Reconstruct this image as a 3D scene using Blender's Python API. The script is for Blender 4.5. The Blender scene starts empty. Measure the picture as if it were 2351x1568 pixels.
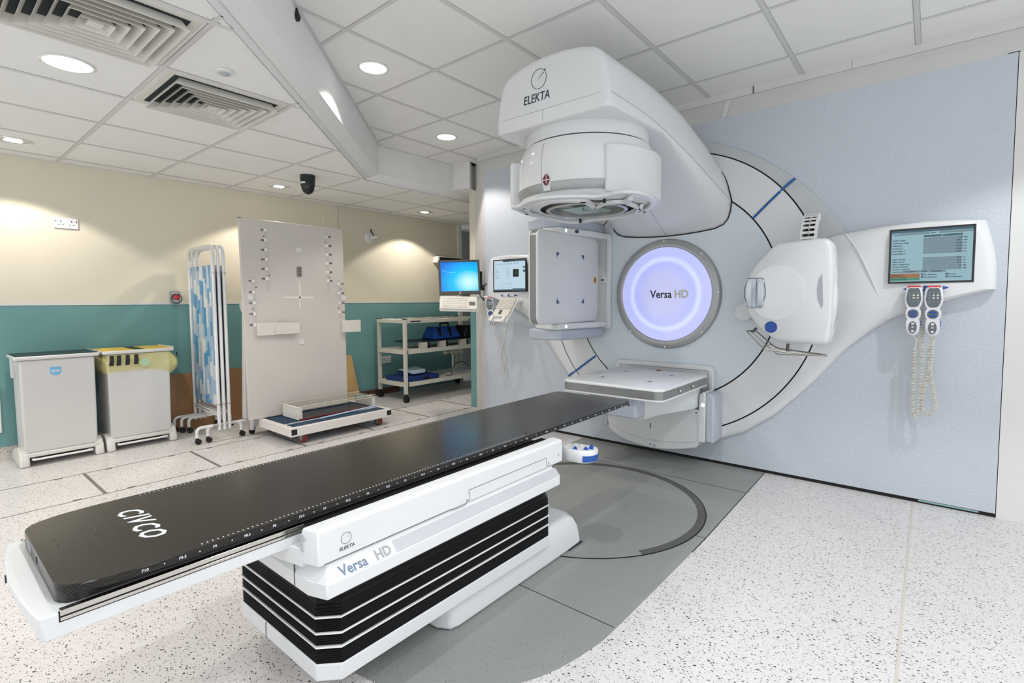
import bpy, math, random
from mathutils import Vector, Matrix

# ------------------------------------------------------------------ camera, world, lights, exposure
S = bpy.context.scene
COL = S.collection
W, H = 2351, 1568
FPX, CX, CY, CAMZ = 1157.5, 1201.07, 758.89, 1.162
YAW, PITCH, ROLL = (math.radians(a) for a in (128.966, -3.3706, -0.2887))


def cam_axes():
    ca, sa, cb, sb = math.cos(YAW), math.sin(YAW), math.cos(PITCH), math.sin(PITCH)
    f = Vector((ca * cb, sa * cb, sb)); r = Vector((sa, -ca, 0)); u = r.cross(f)
    cc, sc = math.cos(ROLL), math.sin(ROLL)
    return cc * r + sc * u, -sc * r + cc * u, f


RGT, UPV, FWD = cam_axes()
EYE = Vector((0, 0, CAMZ))
cd = bpy.data.cameras.new('camera')
cam = bpy.data.objects.new('camera', cd)
COL.objects.link(cam)
m = Matrix.Identity(4)
for i, v in enumerate((RGT, UPV, -FWD)):
    for j in range(3):
        m[j][i] = v[j]
m.translation = EYE
cam.matrix_world = m
cd.sensor_width = 36.0
cd.sensor_fit = 'HORIZONTAL'
cd.lens = FPX / W * 36.0
cd.shift_x = (W / 2 - CX) / W
cd.shift_y = (CY - H / 2) / W
cd.clip_start = 0.02
S.camera = cam

S.view_settings.view_transform = 'Standard'
S.view_settings.look = 'None'
S.view_settings.gamma = 1.0
S.view_settings.use_curve_mapping = False
S.view_settings.exposure = 0.35

wd = bpy.data.worlds.new('world'); S.world = wd; wd.use_nodes = True
wd.node_tree.nodes['Background'].inputs[0].default_value = (0.93, 0.96, 1.0, 1)
wd.node_tree.nodes['Background'].inputs[1].default_value = 1.12

HI, LO = 2.601, 2.262          # the two suspended ceilings
WARM, COOL = (1.0, 0.925, 0.82), (0.95, 0.98, 1.0)


def spot(loc, power, color, angle=116, blend=0.20, r=0.035):
    l = bpy.data.lights.new('downlight_lamp', 'SPOT')
    l.energy = power; l.color = color; l.spot_size = math.radians(angle); l.spot_blend = blend
    l.shadow_soft_size = r
    o = bpy.data.objects.new('downlight_lamp', l)
    o.location = loc
    COL.objects.link(o)
    return o


PL, PR = 36, 42
LEFT_LAMPS = [(-3.121, .542), (-4.859, .54), (-4.871, 2.332), (-4.903, 4.14)]
RIGHT_LAMPS = [(-2.72, 1.909), (-3.353, 3.09)]
for x, y in LEFT_LAMPS:
    spot((x, y, LO - .012), PL, WARM)
for x, y in RIGHT_LAMPS:
    spot((x, y, HI - .012), PR if x > -3 else 44, (1, .925, .85), blend=.3)
# more such downlights, unseen, assumed above and behind the camera and added for light
for x, y, z, p, c in [(-.98, .65, HI, PR, COOL), (.2, .65, HI, PR, COOL), (.78, 2.48, HI, PR, COOL), (-.4, -.8, HI, PR, COOL),
                      (1.4, .65, HI, PR, COOL), (-3.12, -1.2, LO, PL, WARM), (-4.86, -1.2, LO, PL, WARM)]:
    spot((x, y, z - .03), p, c)


# ------------------------------------------------------------------ pixel -> plane helpers (real planes of the room)
def _ray(x, y):
    return RGT * ((x - CX) / FPX) - UPV * ((y - CY) / FPX) + FWD


def PX(x, y, X=None, Y=None, Z=None):
    d = _ray(x, y)
    if X is not None: t = X / d.x
    elif Y is not None: t = Y / d.y
    else: t = (Z - CAMZ) / d.z
    return EYE + d * t


# ------------------------------------------------------------------ materials
MATS = {}


def mat(name, color, rough=.5, metal=0.0, spec=.5, coat=0.0, emit=None, estr=1.0, alpha=None, trans=0.0, bump=None, ior=1.45):
    if name in MATS: return MATS[name]
    M = bpy.data.materials.new(name); M.use_nodes = True
    nt = M.node_tree; b = nt.nodes['Principled BSDF']
    b.inputs['Base Color'].default_value = (*color, 1)
    b.inputs['Roughness'].default_value = rough
    b.inputs['Metallic'].default_value = metal
    b.inputs['Specular IOR Level'].default_value = spec
    b.inputs['Coat Weight'].default_value = coat
    b.inputs['Coat Roughness'].default_value = .08
    b.inputs['IOR'].default_value = ior
    if emit:
        b.inputs['Emission Color'].default_value = (*emit, 1)
        b.inputs['Emission Strength'].default_value = estr
    if trans: b.inputs['Transmission Weight'].default_value = trans
    if alpha is not None: b.inputs['Alpha'].default_value = alpha
    # a little tone variation so nothing is dead flat, plus optional bump
    tc = nt.nodes.new('ShaderNodeTexCoord')
    n = nt.nodes.new('ShaderNodeTexNoise'); n.inputs['Scale'].default_value = 6.0; n.inputs['Detail'].default_value = 4
    nt.links.new(tc.outputs['Object'], n.inputs['Vector'])
    if not emit:
        mx = nt.nodes.new('ShaderNodeMix'); mx.data_type = 'RGBA'; mx.blend_type = 'MULTIPLY'
        mx.inputs[0].default_value = .06
        mx.inputs[6].default_value = (*color, 1)
        nt.links.new(n.outputs['Fac'], mx.inputs[7])
        nt.links.new(mx.outputs[2], b.inputs['Base Color'])
    if bump:
        sc, st, dist = bump
        n2 = nt.nodes.new('ShaderNodeTexNoise'); n2.inputs['Scale'].default_value = sc; n2.inputs['Detail'].default_value = 3
        bp = nt.nodes.new('ShaderNodeBump'); bp.inputs['Strength'].default_value = st; bp.inputs['Distance'].default_value = dist
        nt.links.new(tc.outputs['Object'], n2.inputs['Vector'])
        nt.links.new(n2.outputs['Fac'], bp.inputs['Height'])
        nt.links.new(bp.outputs['Normal'], b.inputs['Normal'])
    MATS[name] = M
    return M


def nodes_of(M):
    return M.node_tree, M.node_tree.nodes['Principled BSDF']


def speckle(name, base, dark, light, amount, scale=70, rough=.35):
    """terrazzo-like safety vinyl: base colour with small scattered flecks"""
    M = mat(name, base, rough)
    nt, b = nodes_of(M)
    tc = nt.nodes.new('ShaderNodeTexCoord')
    mp = nt.nodes.new('ShaderNodeMapping'); mp.inputs['Scale'].default_value = (1.0, 1.55, 1.0); mp.inputs['Rotation'].default_value = (0, 0, .5)
    nt.links.new(tc.outputs['Object'], mp.inputs[0])
    last = b.inputs['Base Color'].links[0].from_socket
    for sc, col, am in ((scale, dark, amount), (scale * 1.9, tuple(c * 1.7 for c in dark), amount * 1.15), (scale * 1.4, light, amount * .9)):
        vo = nt.nodes.new('ShaderNodeTexVoronoi'); vo.inputs['Scale'].default_value = sc; vo.inputs['Randomness'].default_value = 1.0
        nt.links.new(mp.outputs[0], vo.inputs['Vector'])
        # size differs from cell to cell, many cells have none
        sp = nt.nodes.new('ShaderNodeSeparateColor'); nt.links.new(vo.outputs['Color'], sp.inputs[0])
        mul = nt.nodes.new('ShaderNodeMath'); mul.operation = 'POWER'; nt.links.new(sp.outputs[0], mul.inputs[0]); mul.inputs[1].default_value = 2.2
        m2 = nt.nodes.new('ShaderNodeMath'); m2.operation = 'MULTIPLY'; nt.links.new(mul.outputs[0], m2.inputs[0]); m2.inputs[1].default_value = am
        lt = nt.nodes.new('ShaderNodeMath'); lt.operation = 'LESS_THAN'
        nt.links.new(vo.outputs['Distance'], lt.inputs[0]); nt.links.new(m2.outputs[0], lt.inputs[1])
        mx = nt.nodes.new('ShaderNodeMix'); mx.data_type = 'RGBA'
        nt.links.new(lt.outputs[0], mx.inputs[0]); nt.links.new(last, mx.inputs[6]); mx.inputs[7].default_value = (*col, 1)
        last = mx.outputs[2]
    nt.links.new(last, b.inputs['Base Color'])
    return M


def mosaic(name, cw, ch, cols, axis=('X', 'Z')):
    """vertical blocks of a few blues and whites (printed curtain fabric)"""
    M = mat(name, (.5, .6, .7), .75)
    nt, b = nodes_of(M)
    tc = nt.nodes.new('ShaderNodeTexCoord'); sp = nt.nodes.new('ShaderNodeSeparateXYZ')
    nt.links.new(tc.outputs['Object'], sp.inputs[0])

    def mth(op, a, c=None):
        n = nt.nodes.new('ShaderNodeMath'); n.operation = op
        for i, v in enumerate((a, c)):
            if v is None: continue
            if isinstance(v, (int, float)): n.inputs[i].default_value = v
            else: nt.links.new(v, n.inputs[i])
        return n.outputs[0]
    c = mth('FLOOR', mth('DIVIDE', sp.outputs[axis[0]], cw))
    w1 = nt.nodes.new('ShaderNodeTexWhiteNoise'); w1.noise_dimensions = '1D'; nt.links.new(c, w1.inputs['W'])
    r = mth('FLOOR', mth('ADD', mth('DIVIDE', sp.outputs[axis[1]], ch), mth('MULTIPLY', w1.outputs['Value'], 7.3)))
    cb = nt.nodes.new('ShaderNodeCombineXYZ'); nt.links.new(c, cb.inputs[0]); nt.links.new(r, cb.inputs[1])
    w2 = nt.nodes.new('ShaderNodeTexWhiteNoise'); w2.noise_dimensions = '2D'; nt.links.new(cb.outputs[0], w2.inputs['Vector'])
    rp = nt.nodes.new('ShaderNodeValToRGB'); rp.color_ramp.interpolation = 'CONSTANT'
    el = rp.color_ramp.elements
    while len(el) < len(cols): el.new(.5)
    for i, k in enumerate(cols):
        el[i].position = i / len(cols); el[i].color = (*k, 1)
    nt.links.new(w2.outputs['Value'], rp.inputs[0]); nt.links.new(rp.outputs[0], b.inputs['Base Color'])
    return M


white = mat('white_shell', (.70, .712, .717), .34, coat=.15)
white_matt = mat('white_matt', (.80, .80, .79), .55)
white_gloss = mat('white_gloss', (.76, .77, .77), .10, coat=.6)
grey_lilac = mat('grey_lilac_plastic', (.50, .53, .59), .45)
face_blue = mat('pale_blue_grey_shell', (.64, .70, .745), .4)
ring_grey = mat('ring_grey', (.50, .53, .54), .42)
silver = mat('brushed_silver', (.52, .53, .52), .30, metal=.85)
silver_paint = mat('silver_paint', (.38, .39, .385), .36, metal=.45)
edge_silver = mat('edge_silver', (.26, .265, .26), .33, metal=.5)
chrome = mat('chrome', (.62, .60, .56), .14, metal=1.0)
black = mat('black_rubber', (.012, .012, .013), .55)
blackgap = mat('black_gap', (.006, .006, .007), .7)
dark_gloss = mat('dark_gloss', (.01, .012, .012), .12)
blue = mat('strong_blue', (.012, .075, .33), .4)
blue_tape = mat('blue_tape', (.008, .11, .34), .45)
red = mat('red_plastic', (.62, .04, .05), .35)
maroon = mat('maroon_print', (.16, .012, .03), .5)
ink = mat('dark_ink', (.025, .035, .045), .5)
ink_blue = mat('blue_grey_ink', (.16, .22, .29), .5)
ink_grey = mat('grey_ink', (.38, .38, .37), .5)
white_ink = mat('white_ink', (.72, .76, .82), .5)
cream = mat('cream_wall_paint', (.74, .69, .57), .75, bump=(160, .08, .002))
teal = mat('teal_wall_paint', (.155, .33, .33), .7, bump=(160, .08, .002))
wall_white = mat('white_wall_paint', (.70, .70, .68), .7)
panel_blue = mat('blue_grey_wall_panel', (.53, .57, .625), .5, bump=(85, .55, .006))
tile = mat('ceiling_tile', (.85, .85, .835), .85, bump=(300, .12, .001))
tbar = mat('ceiling_grid_bar', (.66, .66, .65), .5)
gapline = mat('shadow_gap', (.10, .10, .10), .8)
soft_line = mat('soft_seam', (.34, .35, .36), .7)
grid_edge = mat('grid_edge', (.36, .36, .35), .7)
cream_metal = mat('cream_metal', (.68, .655, .58), .45)
grey_bin = mat('pale_grey_bin', (.65, .645, .63), .45)
bin_edge = mat('grey_white_plastic', (.70, .70, .69), .35)
foot_cream = mat('cream_moulding', (.70, .69, .65), .35)
dark_lid = mat('dark_green_lid', (.018, .04, .042), .5)
yellow = mat('yellow_lid', (.74, .52, .08), .45)
bagm = mat('yellow_bag_film', (.97, .88, .36), .3, trans=.3, alpha=.6)
brown = mat('brown_hardboard', (.30, .165, .075), .6, bump=(40, .1, .002))
wood_edge = mat('pine_edge', (.52, .33, .14), .6)
dark_wood = mat('dark_brown_rail', (.10, .042, .028), .45)
plastic_board = mat('translucent_board', (.66, .612, .57), .4)
navy_mat = mat('dark_blue_mat', (.02, .055, .105), .85, bump=(220, .2, .002))
acrylic = mat('clear_acrylic', (.86, .87, .78), .06, trans=.85, alpha=.5)
acrylic_edge = mat('acrylic_edge', (.75, .72, .55), .3)
blue_shiny = mat('glossy_blue_plastic', (.012, .075, .38), .18)
navy = mat('navy_foam', (.010, .038, .18), .6)
paper_blue = mat('pale_blue_wrap', (.55, .74, .83), .5)
pale_rod = mat('pale_blue_rod', (.50, .62, .80), .3)
maroon_rod = mat('maroon_rod', (.13, .015, .025), .25)
keys = mat('ivory_keys', (.73, .70, .63), .5)
key_gap = mat('keyboard_deck', (.60, .57, .50), .55)
bezel = mat('dark_grey_bezel', (.085, .085, .08), .4)
pend_grey = mat('pendant_grey', (.12, .14, .15), .4)
pend_white = mat('pendant_white', (.70, .71, .75), .35)
cord = mat('ivory_cord', (.68, .66, .58), .5)
led = mat('green_lamp', (.5, .9, .7), .3, emit=(.55, 1.0, .78), estr=1.6)
orange = mat('orange_sticker', (.75, .28, .03), .5)
sticker = mat('pale_blue_sticker', (.18, .47, .74), .5)
glassm = mat('tinted_glass', (.45, .66, .56), .05, trans=.7)
lamp_glow = mat('lamp_glow', (1, 1, 1), .4, emit=(1, .98, .95), estr=3.2)
lamp_glass = mat('lamp_reflector', (.80, .80, .80), .12, metal=.9)
duct = mat('dark_duct', (.03, .04, .042), .8)
vent_white = mat('diffuser_cream', (.70, .685, .63), .5)
skirt_grey = mat('panel_side_grey', (.50, .51, .55), .5)
alcove_grey = mat('alcove_grey', (.34, .36, .34), .7)
floor_m = speckle('speckled_vinyl', (.69, .663, .652), (.035, .035, .04), (.80, .77, .75), .37, 78)
pit_m = speckle('grey_vinyl', (.285, .297, .282), (.07, .075, .075), (.50, .51, .49), .22, 95)
cove_m = speckle('cove_vinyl', (.50, .46, .43), (.05, .05, .05), (.72, .7, .68), .34, 62)
joint_m = mat('floor_joint_strip', (.17, .17, .155), .6)
ring_track = mat('dark_track', (.10, .10, .095), .6)
seam_m = mat('vinyl_weld', (.60, .56, .49), .6)
curtain = mosaic('blue_block_fabric', .047, .125, [(.14, .31, .50), (.35, .45, .57), (.52, .58, .63), (.66, .66, .63), (.07, .27, .48), (.40, .47, .56), (.22, .38, .55), (.33, .46, .59)])

# carbon-fibre couch top: dark resin over a fine weave
carbon = mat('carbon_fibre', (.016, .015, .013), .20, spec=.38)
nt, b = nodes_of(carbon)
tc = nt.nodes.new('ShaderNodeTexCoord'); ck = nt.nodes.new('ShaderNodeTexChecker'); ck.inputs['Scale'].default_value = 210
ck.inputs['Color1'].default_value = (.024, .021, .017, 1); ck.inputs['Color2'].default_value = (.008, .0075, .007, 1)
mp = nt.nodes.new('ShaderNodeMapping'); mp.inputs['Rotation'].default_value = (0, 0, .785)
nt.links.new(tc.outputs['Object'], mp.inputs[0]); nt.links.new(mp.outputs[0], ck.inputs['Vector'])
nt.links.new(ck.outputs['Color'], b.inputs['Base Color'])
bp = nt.nodes.new('ShaderNodeBump'); bp.inputs['Strength'].default_value = .12; bp.inputs['Distance'].default_value = .001
nt.links.new(ck.outputs['Fac'], bp.inputs['Height']); nt.links.new(bp.outputs['Normal'], b.inputs['Normal'])

# folded bellows cloth
bell_m = mat('bellows_cloth', (.022, .022, .023), .38)


def radial_glow(name, stops, strength):
    """lit diffuser disc: the colour of the light it gives off varies with the distance from its centre"""
    M = mat(name, (.5, .5, .6), .12, emit=(1, 1, 1), estr=strength)
    nt, b = nodes_of(M)
    tc = nt.nodes.new('ShaderNodeTexCoord'); ln = nt.nodes.new('ShaderNodeVectorMath'); ln.operation = 'LENGTH'
    mp = nt.nodes.new('ShaderNodeMapping'); mp.inputs['Scale'].default_value = (1, 0, 1)
    nt.links.new(tc.outputs['Object'], mp.inputs[0]); nt.links.new(mp.outputs[0], ln.inputs[0])
    rp = nt.nodes.new('ShaderNodeValToRGB'); el = rp.color_ramp.elements
    while len(el) < len(stops): el.new(.5)
    for i, (p, c) in enumerate(stops):
        el[i].position = p; el[i].color = (*c, 1)
    nt.links.new(ln.outputs['Value'], rp.inputs[0]); nt.links.new(rp.outputs[0], b.inputs['Emission Color'])
    return M


glow_disc = radial_glow('lit_disc', [(0, (.38, .40, .72)), (.15, (.34, .38, .80)), (.225, (.26, .33, .95)), (.255, (.62, .72, 1.1)), (.285, (.34, .41, 1.0)), (.343, (.40, .45, .92))], .50)


def screen_mat(name, a, c, strength, center=(.75, .3), rad=.9):
    M = mat(name, (.01, .01, .01), .2, emit=(1, 1, 1), estr=strength)
    nt, b = nodes_of(M)
    tc = nt.nodes.new('ShaderNodeTexCoord')
    d = nt.nodes.new('ShaderNodeVectorMath'); d.operation = 'DISTANCE'; d.inputs[1].default_value = (*center, 0)
    mp = nt.nodes.new('ShaderNodeMapping'); mp.inputs['Scale'].default_value = (1, 1, 0)
    nt.links.new(tc.outputs['UV'], mp.inputs[0]); nt.links.new(mp.outputs[0], d.inputs[0])
    rp = nt.nodes.new('ShaderNodeValToRGB'); el = rp.color_ramp.elements
    el[0].position = 0.05; el[0].color = (*c[0], 1); el[1].position = rad; el[1].color = (*a, 1)
    e = el.new(.42); e.color = (*c[1], 1)
    nt.links.new(d.outputs['Value'], rp.inputs[0]); nt.links.new(rp.outputs[0], b.inputs['Emission Color'])
    return M


wall_paper = screen_mat('blue_desktop_screen', (.0, .13, .60), ((.50, .85, .85), (.0, .46, .93)), 1.0)
lcd_pale = mat('lcd_pale_blue', (.02, .02, .02), .25, emit=(.35, .58, .66), estr=.55)
lcd_mid = mat('lcd_mid_grey', (.02, .02, .02), .25, emit=(.20, .31, .36), estr=.55)
lcd_dark = mat('lcd_dark_blue', (.02, .02, .02), .25, emit=(.03, .11, .16), estr=.55)
lcd_orange = mat('lcd_orange', (.02, .02, .02), .25, emit=(.42, .17, .05), estr=.55)
lcd_green = mat('lcd_green', (.02, .02, .02), .25, emit=(.04, .34, .20), estr=.55)
lcd_text = mat('lcd_text', (.01, .015, .02), .4, emit=(.01, .03, .045), estr=.55)
lcd_white = mat('lcd_white', (.02, .02, .02), .25, emit=(.62, .80, .95), estr=.62)


# ------------------------------------------------------------------ mesh builder
class B:
    def __init__(s): s.v, s.f, s.mi = [], [], []

    def add(s, vs, fs, k=0):
        n = len(s.v)
        s.v += [Vector(v) for v in vs]
        s.f += [tuple(i + n for i in f) for f in fs]
        s.mi += [k] * len(fs)
        return s

    def box(s, a, c, k=0):
        x0, y0, z0 = a; x1, y1, z1 = c
        return s.add([(x, y, z) for x in (x0, x1) for y in (y0, y1) for z in (z0, z1)],
                     [(0, 1, 3, 2), (4, 6, 7, 5), (0, 4, 5, 1), (2, 3, 7, 6), (0, 2, 6, 4), (1, 5, 7, 3)], k)

    def rbox(s, cen, size, M=None, k=0, r=0.0, seg=3):
        """box with optional rounded outline in its local XY, M turns it"""
        hx, hy, hz = (q / 2 for q in size)
        if r <= 0: pts = [(-hx, -hy), (hx, -hy), (hx, hy), (-hx, hy)]
        else: pts = rrect(-hx, -hy, hx, hy, r, seg)
        M = M or Matrix.Identity(3); cen = Vector(cen)
        f = lambda p, z: cen + M @ Vector((p[0], p[1], z))
        return s.prism(pts, lambda p: f(p, -hz), lambda p: f(p, hz), k)

    def prism(s, pts, f0, f1, k=0):
        n = len(pts)
        vs = [f0(p) for p in pts] + [f1(p) for p in pts]
        fs = [tuple(range(n - 1, -1, -1)), tuple(range(n, 2 * n))] + [(i, (i + 1) % n, n + (i + 1) % n, n + i) for i in range(n)]
        return s.add(vs, fs, k)

    def ring(s, outer, inner, f0, f1, k=0):
        """solid between two same-length loops"""
        n = len(outer)
        vs = [f0(p) for p in outer] + [f0(p) for p in inner] + [f1(p) for p in outer] + [f1(p) for p in inner]
        fs = []
        for i in range(n):
            j = (i + 1) % n
            fs += [(i, n + i, n + j, j), (2 * n + i, 2 * n + j, 3 * n + j, 3 * n + i), (i, j, 2 * n + j, 2 * n + i), (n + j, n + i, 3 * n + i, 3 * n + j)]
        return s.add(vs, fs, k)

    def loft(s, rings, k=0, cap0=True, cap1=True, close=True):
        n = len(rings[0]); vs = [p for r in rings for p in r]; fs = []
        for a in range(len(rings) - 1):
            for i in range(n if close else n - 1):
                j = (i + 1) % n
                fs.append((a * n + i, a * n + j, (a + 1) * n + j, (a + 1) * n + i))
        if cap0: fs.append(tuple(range(n - 1, -1, -1)))
        if cap1: fs.append(tuple((len(rings) - 1) * n + i for i in range(n)))
        return s.add(vs, fs, k)

    def lathe(s, prof, o, axis='Z', seg=32, k=0, caps=True, sx=1.0, sy=1.0):
        o = Vector(o); rings = []
        for r, h in prof:
            rg = []
            for i in range(seg):
                a = 2 * math.pi * i / seg; c, q = math.cos(a) * r * sx, math.sin(a) * r * sy
                rg.append(o + {'Z': Vector((c, q, h)), 'Y': Vector((c, h, q)), 'X': Vector((h, c, q))}[axis])
            rings.append(rg)
        return s.loft(rings, k, caps, caps)

    def cyl(s, p, q, r, r2=None, seg=16, k=0):
        p, q = Vector(p), Vector(q); d = (q - p).normalized()
        a = d.orthogonal().normalized(); c = d.cross(a)
        r2 = r if r2 is None else r2
        rg = lambda o, rr: [o + (a * math.cos(t) + c * math.sin(t)) * rr for t in (2 * math.pi * i / seg for i in range(seg))]
        return s.loft([rg(p, r), rg(q, r2)], k)

    def tube(s, pts, r, seg=8, k=0, closed=False):
        pts = [Vector(p) for p in pts]; n = len(pts); rings = []; a = None
        for i in range(n):
            if closed: t = (pts[(i + 1) % n] - pts[i - 1]).normalized()
            else: t = (pts[min(i + 1, n - 1)] - pts[max(i - 1, 0)]).normalized()
            if a is None: a = t.orthogonal().normalized()
            a = (a - t * a.dot(t)).normalized(); c = t.cross(a)
            rr = r[i] if isinstance(r, (list, tuple)) else r
            rings.append([pts[i] + (a * math.cos(u) + c * math.sin(u)) * rr for u in (2 * math.pi * j / seg for j in range(seg))])
        if closed: rings.append(rings[0])
        return s.loft(rings, k, not closed, not closed)

    def sphere(s, c, r, k=0, seg=16, scale=(1, 1, 1), half=False):
        c = Vector(c); rings = []
        lo = 0 if half else -math.pi / 2
        for i in range(1, 8):
            a = lo + (math.pi / 2 - lo) * i / 8
            rings.append([c + Vector((math.cos(a) * math.cos(t) * r * scale[0], math.cos(a) * math.sin(t) * r * scale[1], math.sin(a) * r * scale[2])) for t in (2 * math.pi * j / seg for j in range(seg))])
        return s.loft(rings, k)

    def text(s, body, size, o, xd, yd, align='LEFT', shear=0.0, ex=.0006, k=0, sx=1.0, off=0.0):
        cu = bpy.data.curves.new('t', 'FONT'); cu.body = body; cu.size = size; cu.align_x = align; cu.shear = shear
        cu.extrude = ex; cu.resolution_u = 2; cu.offset = off
        ob = bpy.data.objects.new('t', cu)
        me = bpy.data.meshes.new_from_object(ob)
        xd, yd = Vector(xd).normalized(), Vector(yd).normalized(); zd = xd.cross(yd); o = Vector(o)
        s.add([o + xd * v.co.x * sx + yd * v.co.y + zd * v.co.z for v in me.vertices], [tuple(p.vertices) for p in me.polygons], k)
        bpy.data.objects.remove(ob); bpy.data.curves.remove(cu); bpy.data.meshes.remove(me)
        return s

    def quad(s, a, c, d, e, k=0): return s.add([a, c, d, e], [(0, 1, 2, 3)], k)


def rrect(x0, y0, x1, y1, r, seg=4):
    out = []
    for cx_, cy_, a0 in ((x1 - r, y1 - r, 0), (x0 + r, y1 - r, 90), (x0 + r, y0 + r, 180), (x1 - r, y0 + r, 270)):
        for i in range(seg + 1):
            a = math.radians(a0 + 90 * i / seg)
            out.append((cx_ + r * math.cos(a), cy_ + r * math.sin(a)))
    return out


def smooth_path(pts, n=6, closed=False):
    """Catmull-Rom through the points"""
    P = [Vector(p) for p in pts]; out = []; N = len(P)
    rng = range(N) if closed else range(N - 1)
    for i in rng:
        if closed: p0, p1, p2, p3 = P[i - 1], P[i], P[(i + 1) % N], P[(i + 2) % N]
        else: p0, p1, p2, p3 = P[max(i - 1, 0)], P[i], P[i + 1], P[min(i + 2, N - 1)]
        for j in range(n):
            t = j / n
            out.append(.5 * ((2 * p1) + (-p0 + p2) * t + (2 * p0 - 5 * p1 + 4 * p2 - p3) * t * t + (-p0 + 3 * p1 - 3 * p2 + p3) * t ** 3))
    if not closed: out.append(P[-1])
    return out


def fillet(pts, r, seg=5, closed=False):
    """round the corners of a 3-D polyline"""
    P = [Vector(p) for p in pts]; out = []; N = len(P)
    for i in range(N):
        if not closed and i in (0, N - 1): out.append(P[i]); continue
        a, c, d = P[i - 1], P[i], P[(i + 1) % N]
        u, v = (a - c), (d - c); rr = min(r, u.length * .49, v.length * .49)
        p, q = c + u.normalized() * rr, c + v.normalized() * rr
        for j in range(seg + 1):
            t = j / seg; out.append(p * (1 - t) ** 2 + c * 2 * t * (1 - t) + q * t * t)
    return out


def wloc(o):
    v = Vector(o.location)
    while o.parent: o = o.parent; v += o.location
    return v


def obj(name, b, ms, parent=None, bevel=0.0, bseg=2, angle=32, local=False, origin=None, flat=False):
    """link one builder as ONE mesh object; vertices are given in world space unless local"""
    if not isinstance(ms, (list, tuple)): ms = [ms]
    me = bpy.data.meshes.new(name)
    o = bpy.data.objects.new(name, me)
    if parent is not None:
        off = Vector((0, 0, 0)) if local else wloc(parent)
        if origin is not None:
            o.location = Vector(origin) - off; off = Vector(origin)
    else:
        if origin is None:
            xs = [v.x for v in b.v]; ys = [v.y for v in b.v]
            origin = ((min(xs) + max(xs)) / 2, (min(ys) + max(ys)) / 2, min(v.z for v in b.v))
        off = Vector(origin); o.location = off
    me.from_pydata([v - off for v in b.v], [], b.f)
    for mm in ms: me.materials.append(mm)
    me.polygons.foreach_set('material_index', b.mi)
    import bmesh
    bm = bmesh.new(); bm.from_mesh(me); bmesh.ops.recalc_face_normals(bm, faces=bm.faces[:]); bm.to_mesh(me); bm.free()
    if not flat:
        me.shade_smooth(); me.set_sharp_from_angle(angle=math.radians(angle))
    me.update()
    COL.objects.link(o)
    if parent is not None: o.parent = parent
    if bevel:
        md = o.modifiers.new('bevel', 'BEVEL'); md.width = bevel; md.segments = bseg; md.limit_method = 'ANGLE'; md.angle_limit = math.radians(40)
        md.harden_normals = False
    return o


def pieces(name, b, ms, parent, **kw):
    """every connected piece of the builder becomes an object (a part) of its own"""
    par = list(range(len(b.v)))

    def find(i):
        while par[i] != i: par[i] = par[par[i]]; i = par[i]
        return i
    for f in b.f:
        r = find(f[0])
        for i in f[1:]: par[find(i)] = r
    groups = {}
    for f, k in zip(b.f, b.mi): groups.setdefault(find(f[0]), []).append((f, k))
    out = []
    for fs in groups.values():
        idx = {}; c = B()
        for f, k in fs:
            for i in f:
                if i not in idx: idx[i] = len(c.v); c.v.append(b.v[i])
            c.f.append(tuple(idx[i] for i in f)); c.mi.append(k)
        out.append(obj(name, c, ms, parent, **kw))
    return out


def tag(o, label, cat, group=None):
    o['label'] = label; o['category'] = cat
    if group: o['group'] = group
    return o


def thing(name, label, cat, loc, group=None, rz=0.0):
    o = bpy.data.objects.new(name, None); COL.objects.link(o)
    o.location = loc; o.rotation_euler = (0, 0, rz); o.empty_display_size = .1
    return tag(o, label, cat, group)


def copy_tree(o, parent=None):
    c = o.copy(); COL.objects.link(c)
    if parent is not None: c.parent = parent
    for ch in [q for q in bpy.data.objects if q.parent == o]: copy_tree(ch, c)
    return c


def struct(name, b, ms, **kw):
    o = obj(name, b, ms, **kw); o['kind'] = 'structure'; return o


V = Vector
EX, EY, EZ = V((1, 0, 0)), V((0, 1, 0)), V((0, 0, 1))

# ================================================================== THE ROOM
GX, GZ, GY = -1.526, 1.206, 3.57        # rotation axis of the machine, plane of its face
PY = 3.602                              # big blue-grey wall panel
WX = -5.335                             # cream / green wall

# floor: white speckled vinyl
b = B(); b.box((WX - .5, -2.1, -.05), (2.0, 6.08, 0))
struct('floor', b, floor_m)
# grey pit area under the couch, laid into it
pit = [(-2.25, 3.60), (-2.25, 1.62), (-2.235, 1.40), (-2.18, 1.20), (-2.07, 1.03), (-1.92, .91), (-1.73, .845), (-1.54, .825), (-1.35, .845), (-1.17, .90),
       (-1.01, 1.03), (-.90, 1.20), (-.845, 1.40), (-.83, 1.62), (-.818, 2.4), (-.832, 3.60)]
pit = pit[:1] + [(q.x, q.y) for q in smooth_path([V((*p, 0)) for p in pit[1:-1]], 4)] + pit[-1:]
b = B(); b.prism(pit, lambda p: V((p[0], p[1], -.004)), lambda p: V((p[0], p[1], .0012)))
struct('floor', b, pit_m)
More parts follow.
